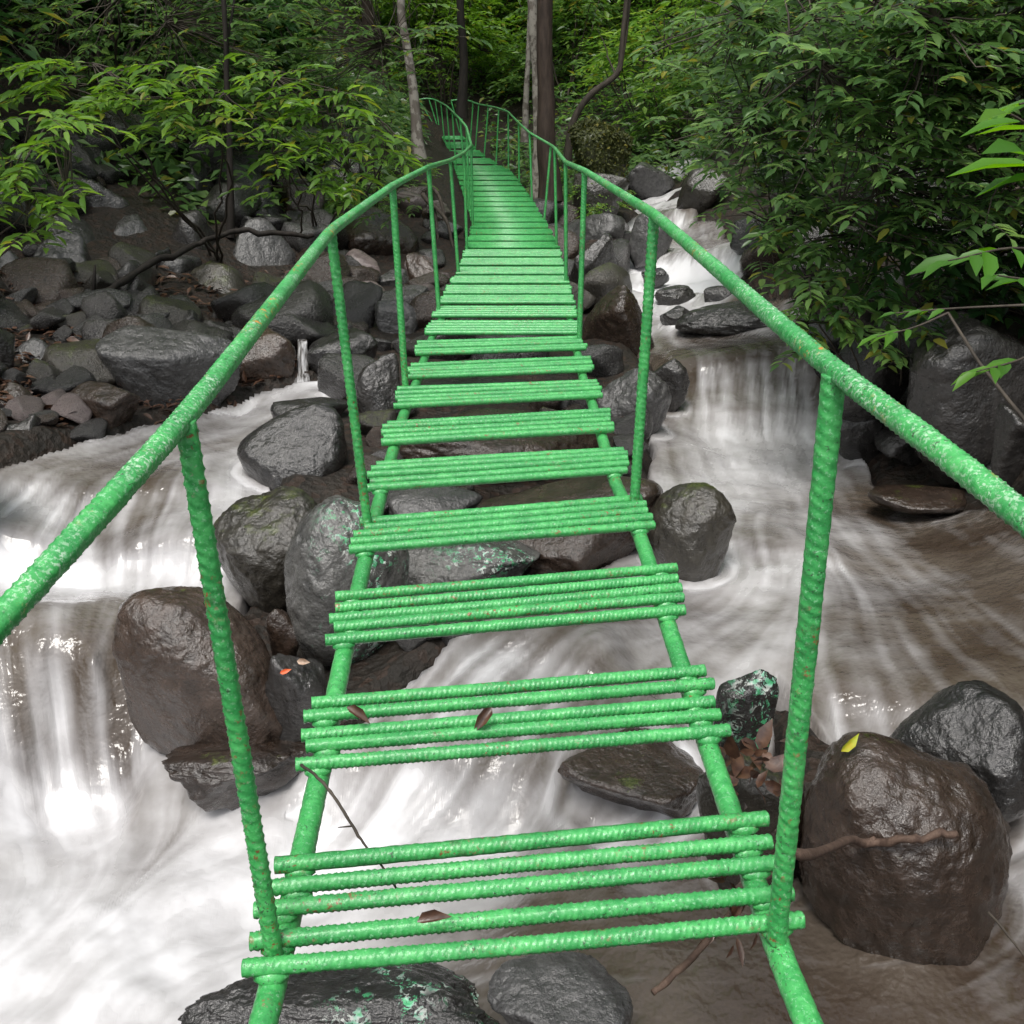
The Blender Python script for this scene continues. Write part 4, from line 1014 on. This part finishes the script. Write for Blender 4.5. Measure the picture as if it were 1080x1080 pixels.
# canopy trees standing on the banks
def canopy(x, y, h, sd, lm, label, group):
    rg = np.random.default_rng(sd); g = gz(x, y); path = [g, g + np.array([.1, 0, h * .3]), g + np.array([rg.uniform(-.4, .4), rg.uniform(-.4, .4), h * .65]), g + np.array([rg.uniform(-.7, .7), 0, h])]
    bl = [((x + rg.uniform(-2.2, 2.2), y + rg.uniform(-2.2, 2.2), g[2] + h * rg.uniform(.55, 1.05)), rg.uniform(1.1, 1.8)) for _ in range(7)]
    return tree('tree', label, path, .13, .05, 'brown' if sd % 2 else 'grey', bl, .17, lm, sd, 60, group)
CAN = canopy(-6.6, 9.5, 8.5, 31, 'mid', 'tall leafy tree on the left slope', 'trees on the left slope')
CAN2 = canopy(8.6, 10.4, 8.5, 32, 'mid', 'tall leafy tree on the right slope', 'trees on the right slope')
CAN3 = canopy(2.2, 36, 8, 33, 'bright', 'leafy tree on the slope beyond the bridge', 'trees beyond the bridge')
for (x, y, s) in [(-5.2, 14, 1.0), (-9, 6, 1.1), (-8.8, 12.5, 1.15), (-3.8, 17.5, 1.0), (-7, 17.5, 1.2), (-6.8, 3.2, 1.)]:
    tag(copy_tree(CAN, gz(x, y), random.uniform(0, 6), s), 'tall leafy tree on the left slope')
for (x, y, s) in [(8.8, 4.2, 1.), (9.2, 14, 1.1), (10.5, 8, 1.2)]:
    tag(copy_tree(CAN2, gz(x, y), random.uniform(0, 6), s), 'tall leafy tree on the right slope')
for (x, y, s) in [(-3.2, 25, 1.), (-5.5, 23, 1.1), (-.5, 33, 1.2), (7.6, 37, 1.2), (4, 38, 1.2), (-3, 33, 1.3), (13, 25, 1.1), (-8, 24, 1.2)]:
    tag(copy_tree(CAN3, gz(x, y), random.uniform(0, 6), s), 'leafy tree on the slope beyond the bridge')

# --- undergrowth carpet on the slopes
rg = np.random.default_rng(77)
xy = np.vstack([np.c_[rg.uniform(-12, -1.6, 26000), rg.uniform(10.5, 22, 26000)], np.c_[rg.uniform(-7, 12, 60000), rg.uniform(17, 36, 60000)], np.c_[rg.uniform(3.2, 11, 20000), rg.uniform(4, 20, 20000)], np.c_[rg.uniform(-11, -4.2, 16000), rg.uniform(0, 10.5, 16000)], np.c_[rg.uniform(3., 9, 10000), rg.uniform(-1, 4, 10000)]])
cl = fbm(np.c_[xy * .9, np.zeros(len(xy))], 3); keep = (cl > -.18) & (mask(xy) < .05) & (S(xy) > -.9); xy = xy[keep]
cen = np.stack([np.interp(xy[:, 1], edgeL[:, 1], edgeL[:, 0]), np.interp(xy[:, 1], edgeR[:, 1], edgeR[:, 0])], 1)
ok = (xy[:, 0] < cen[:, 0] - .5) | (xy[:, 0] > cen[:, 1] + .5) | (xy[:, 1] > 26); xy = xy[ok]
z = ground_z(xy); n = len(xy); P = np.c_[xy, z + np.abs(rg.normal(0, .28, n))]
T = np.c_[rg.normal(0, 1, (n, 2)), rg.uniform(-.6, .2, n)]; N = np.array([0, -.3, 1.]) + rg.normal(0, .3, (n, 3))
ug = obj('undergrowth', leaves_mesh('undergrowth', P, T, N, rg.uniform(.10, .24, n), .45, False), LEAF['fresh']); tag(ug, 'leafy undergrowth carpeting the slopes', kind='stuff')
# fallen leaves on the left shore
xy = []
while len(xy) < 2200:
    P_, t_ = hit(rg.uniform(-40, 330), rg.uniform(300, 450))
    if mask(P_[None, :2])[0] < .2: xy.append(P_[:2] + rg.normal(0, .1, 2))
xy = np.array(xy); n = len(xy); P = np.c_[xy, ground_z(xy) + .02 + rg.uniform(0, .03, n)]
lit = obj('leaf_litter', leaves_mesh('leaf_litter', P, np.c_[rg.normal(0, 1, (n, 2)), rg.normal(0, .2, n)], np.array([0, 0, 1.]) + rg.normal(0, .35, (n, 3)), rg.uniform(.05, .12, n), .45, True), M_DEADLEAF); tag(lit, 'reddish brown fallen leaves on the left shore', kind='stuff')

# ------------------------------------------------------------------ sticks, twigs and single leaves
def stick(name, label, pts, r0, r1, mat, sd=1, forks=()):
    tb = Tubes(); P = smooth_path(pts, 8); L_ = np.linalg.norm(P[-1] - P[0])
    P = P + fbm(np.c_[np.arange(len(P)) * .35, np.full(len(P), sd * 3.1), np.zeros(len(P))], 3)[:, None] * np.array([.3, .3, 1]) * L_ * .02
    b = P[0].copy(); tb.add(P - b, np.linspace(r0, r1, len(P)) * (1 + .25 * fbm(np.c_[np.arange(len(P)) * .9, np.full(len(P), sd), np.zeros(len(P))], 2)), 9, True)
    for (i, d, l) in forks: tb.add([P[i] - b, P[i] - b + np.array(d) * l * .5, P[i] - b + np.array(d) * l], [r1 * .9, r1 * .7, r1 * .4], 6, True)
    o = obj(name, tb.mesh(name), BARK[mat], None, tuple(b)); tag(o, label, 'stick'); return o
hz = near[0][1][2]
stick('stick', 'brown stick lying across the face of the big brown boulder', [at_y(806, 912, 1.66), at_y(850, 897, 1.7), surf(BIG, 905, 890, .05), surf(BIG, 960, 886, .045), surf(BIG, 1010, 877, .05)], .0115, .011, 'stick', 2, [(18, (.3, 0, .6), .03)])
stick('stick', 'dark stick hanging under the right end of the nearest tread', [at_y(835, 897, 1.66), at_y(803, 928, 1.6), at_y(765, 970, 1.48), at_y(720, 1020, 1.4), at_y(688, 1048, 1.36)], .008, .006, 'stick', 3)
stick('twig', 'thin forked twig hanging from left end of the second tread', [at_y(318, 806, 1.62), at_y(345, 830, 1.55), at_y(372, 872, 1.5), at_y(395, 905, 1.45), at_y(422, 942, 1.4)], .0035, .002, 'grey', 4, [(16, (-.9, 0, -.1), .03)])
stick('twig', 'thin bare twig at the lower right edge in the water', [at_y(1042, 962, 2.1), at_y(1062, 985, 2.05), at_y(1090, 1020, 2.0)], .004, .003, 'grey', 5)
stick('branch', 'long fallen branch lying over the left rubble', [at_y(-30, 354, 7.6), at_y(30, 350, 7.75), at_y(85, 320, 8.0), at_y(110, 308, 8.15), at_y(150, 284, 8.6), at_y(200, 262, 9.2), at_y(240, 248, 9.7), at_y(285, 243, 9.9), at_y(330, 250, 10.1)], .035, .022, 'dark', 6, [(20, (.2, 0, 1), .25)])
for i, (x0, y0, x1, y1, Y) in enumerate([(455, 215, 478, 262, 12.4), (450, 190, 470, 240, 12.8), (446, 205, 462, 255, 12.6)]):
    stick('root', ['thick pale root curling down the bank left of the deck', 'thin root left of the far treads topmost on bank', 'thin pale root at the left of the exposed roots'][i], [at_y(x0, y0, Y + .2), at_y((x0 + x1) / 2 + 4, (y0 + y1) / 2 - 6, Y), at_y(x1, y1, Y - .2)], .03, .015, 'grey', 8 + i)
def leaf_thing(name, label, px, py, Y, size, mat, tdir=(1, 0, -.1), nrmv=(0, -.4, 1), asp=.5, curl=.12):
    P = at_y(px, py, Y) if not hasattr(Y, 'data') else surf(Y, px, py, .012); tp, fc = HI; T = nrm(np.array(tdir, float)); B = nrm(np.cross(np.array(nrmv, float), T)); N = np.cross(T, B)
    out = []
    for (a, bb, c) in tp: out.append(size * ((a - .5) * T + asp * bb * B + (c + curl * abs(bb) * 2) * N))
    V = np.array(out); V = np.vstack([V, V - N * .0012]); fs = [fc[0], fc[1], fc[0][:, ::-1] + 8, fc[1][:, ::-1] + 8]
    o = obj(name, mesh_from(name, V, fs), mat, None, tuple(P)); tag(o, label, 'leaf'); return o
t2 = near[1]
leaf_thing('fallen_leaf', 'yellow leaf stuck on top edge of the big brown boulder', 897, 784, BIG, .07, M_YELLOW, (.6, 0, .7), (0, -1, .4), .42)
leaf_thing('fallen_leaf', 'orange leaf on the dark stone below the left stringer', 301, 708, DARKSTONE, .045, M_ORANGE, (.9, 0, .35), (0, -1, .5), .5)
leaf_thing('bracket_shell', 'pale shell-like fungus chip above the orange leaf', 320, 698, DARKSTONE, .05, M_SHELL, (1, 0, -.1), (0, -1, .6), .6, .4)
leaf_thing('fallen_leaf', 'small brown dead leaf on the left part of the second tread', 378, 754, 1.80, .06, M_DEADLEAF, (.7, -.25, -.35), (.1, -.6, .7), .42, .35)
leaf_thing('fallen_leaf', 'folded brown dead leaf near the middle of the second tread', 509, 759, 1.80, .065, M_DEADLEAF, (-.5, -.45, -.5), (.2, -.6, .7), .45, .4)
leaf_thing('fallen_leaf', 'flat brown leaf caught on the nearest tread', 458, 969, 1.24, .055, M_DEADLEAF, (1, .1, .15), (0, -.6, .8), .4, .5)
rg = np.random.default_rng(8); bb = at_y(795, 820, 1.75)
q = []
for k in range(26):
    px, py = rg.uniform(762, 835), rg.uniform(775, 850); q.append(at_y(px, py, 1.72 + (850 - py) / 75 * .2 + rg.uniform(-.03, .03)))
q = np.array(q); n = len(q)
o = obj('leaf_pile', leaves_mesh('leaf_pile', q - bb, rg.normal(0, 1, (n, 3)) * [1, 1, .5], np.array([0, -.6, .8]) + rg.normal(0, .5, (n, 3)), rg.uniform(.035, .085, n), .55, True), M_DEADLEAF, None, tuple(bb)); tag(o, 'clump of wet brown dead leaves beside the right stringer', kind='stuff')
q = np.array([at_y(rg.uniform(745, 815), rg.uniform(925, 1010), 1.45) for k in range(16)]); n = len(q); bb = q[0].copy()
o = obj('leaf_pile', leaves_mesh('leaf_pile', q - bb, rg.normal(0, 1, (n, 3)) * [.5, .4, 1], np.array([0, -.8, .5]) + rg.normal(0, .4, (n, 3)), rg.uniform(.03, .06, n), .3, True), M_DEADLEAF, None, tuple(bb)); tag(o, 'dark dead leaves hanging under the right end of the nearest tread', kind='stuff')

# ------------------------------------------------------------------ light, world, camera
SUN_EL, SUN_AZ = math.radians(62), math.radians(200)
wd = bpy.data.worlds.new('World'); scene.world = wd; wd.use_nodes = True; nt = wd.node_tree
bg = nt.nodes['Background']; sky = nt.nodes.new('ShaderNodeTexSky'); sky.sky_type = 'NISHITA'; sky.sun_disc = False
sky.sun_elevation = SUN_EL; sky.sun_rotation = SUN_AZ; sky.dust_density = 4; sky.air_density = 1.0
hsn = nt.nodes.new('ShaderNodeHueSaturation'); hsn.inputs['Saturation'].default_value = .3
nt.links.new(sky.outputs[0], hsn.inputs['Color']); nt.links.new(hsn.outputs[0], bg.inputs['Color']); bg.inputs['Strength'].default_value = .12
sl = bpy.data.lights.new('sun', 'SUN'); sl.energy = 1.5; sl.angle = math.radians(25); sl.color = (1, .96, .9)
so = bpy.data.objects.new('sun', sl); COL.objects.link(so)
dvec = Vector((math.sin(SUN_AZ) * math.cos(SUN_EL), math.cos(SUN_AZ) * math.cos(SUN_EL), math.sin(SUN_EL)))
so.rotation_euler = dvec.to_track_quat('Z', 'Y').to_euler()
cam = bpy.data.cameras.new('camera'); co = bpy.data.objects.new('camera', cam); COL.objects.link(co)
cam.sensor_width = 36; cam.sensor_height = 36; cam.lens = 36 * F / 1080; cam.clip_start = .05; cam.clip_end = 400
co.location = (0, 0, 0); co.rotation_euler = (math.pi / 2 - TH, 0, 0)
scene.camera = co
scene.view_settings.view_transform = 'Standard'; scene.view_settings.look = 'None'; scene.view_settings.gamma = 1
scene.view_settings.exposure = .8
scene.cycles.max_bounces = 8; scene.cycles.diffuse_bounces = 6; scene.cycles.transparent_max_bounces = 4
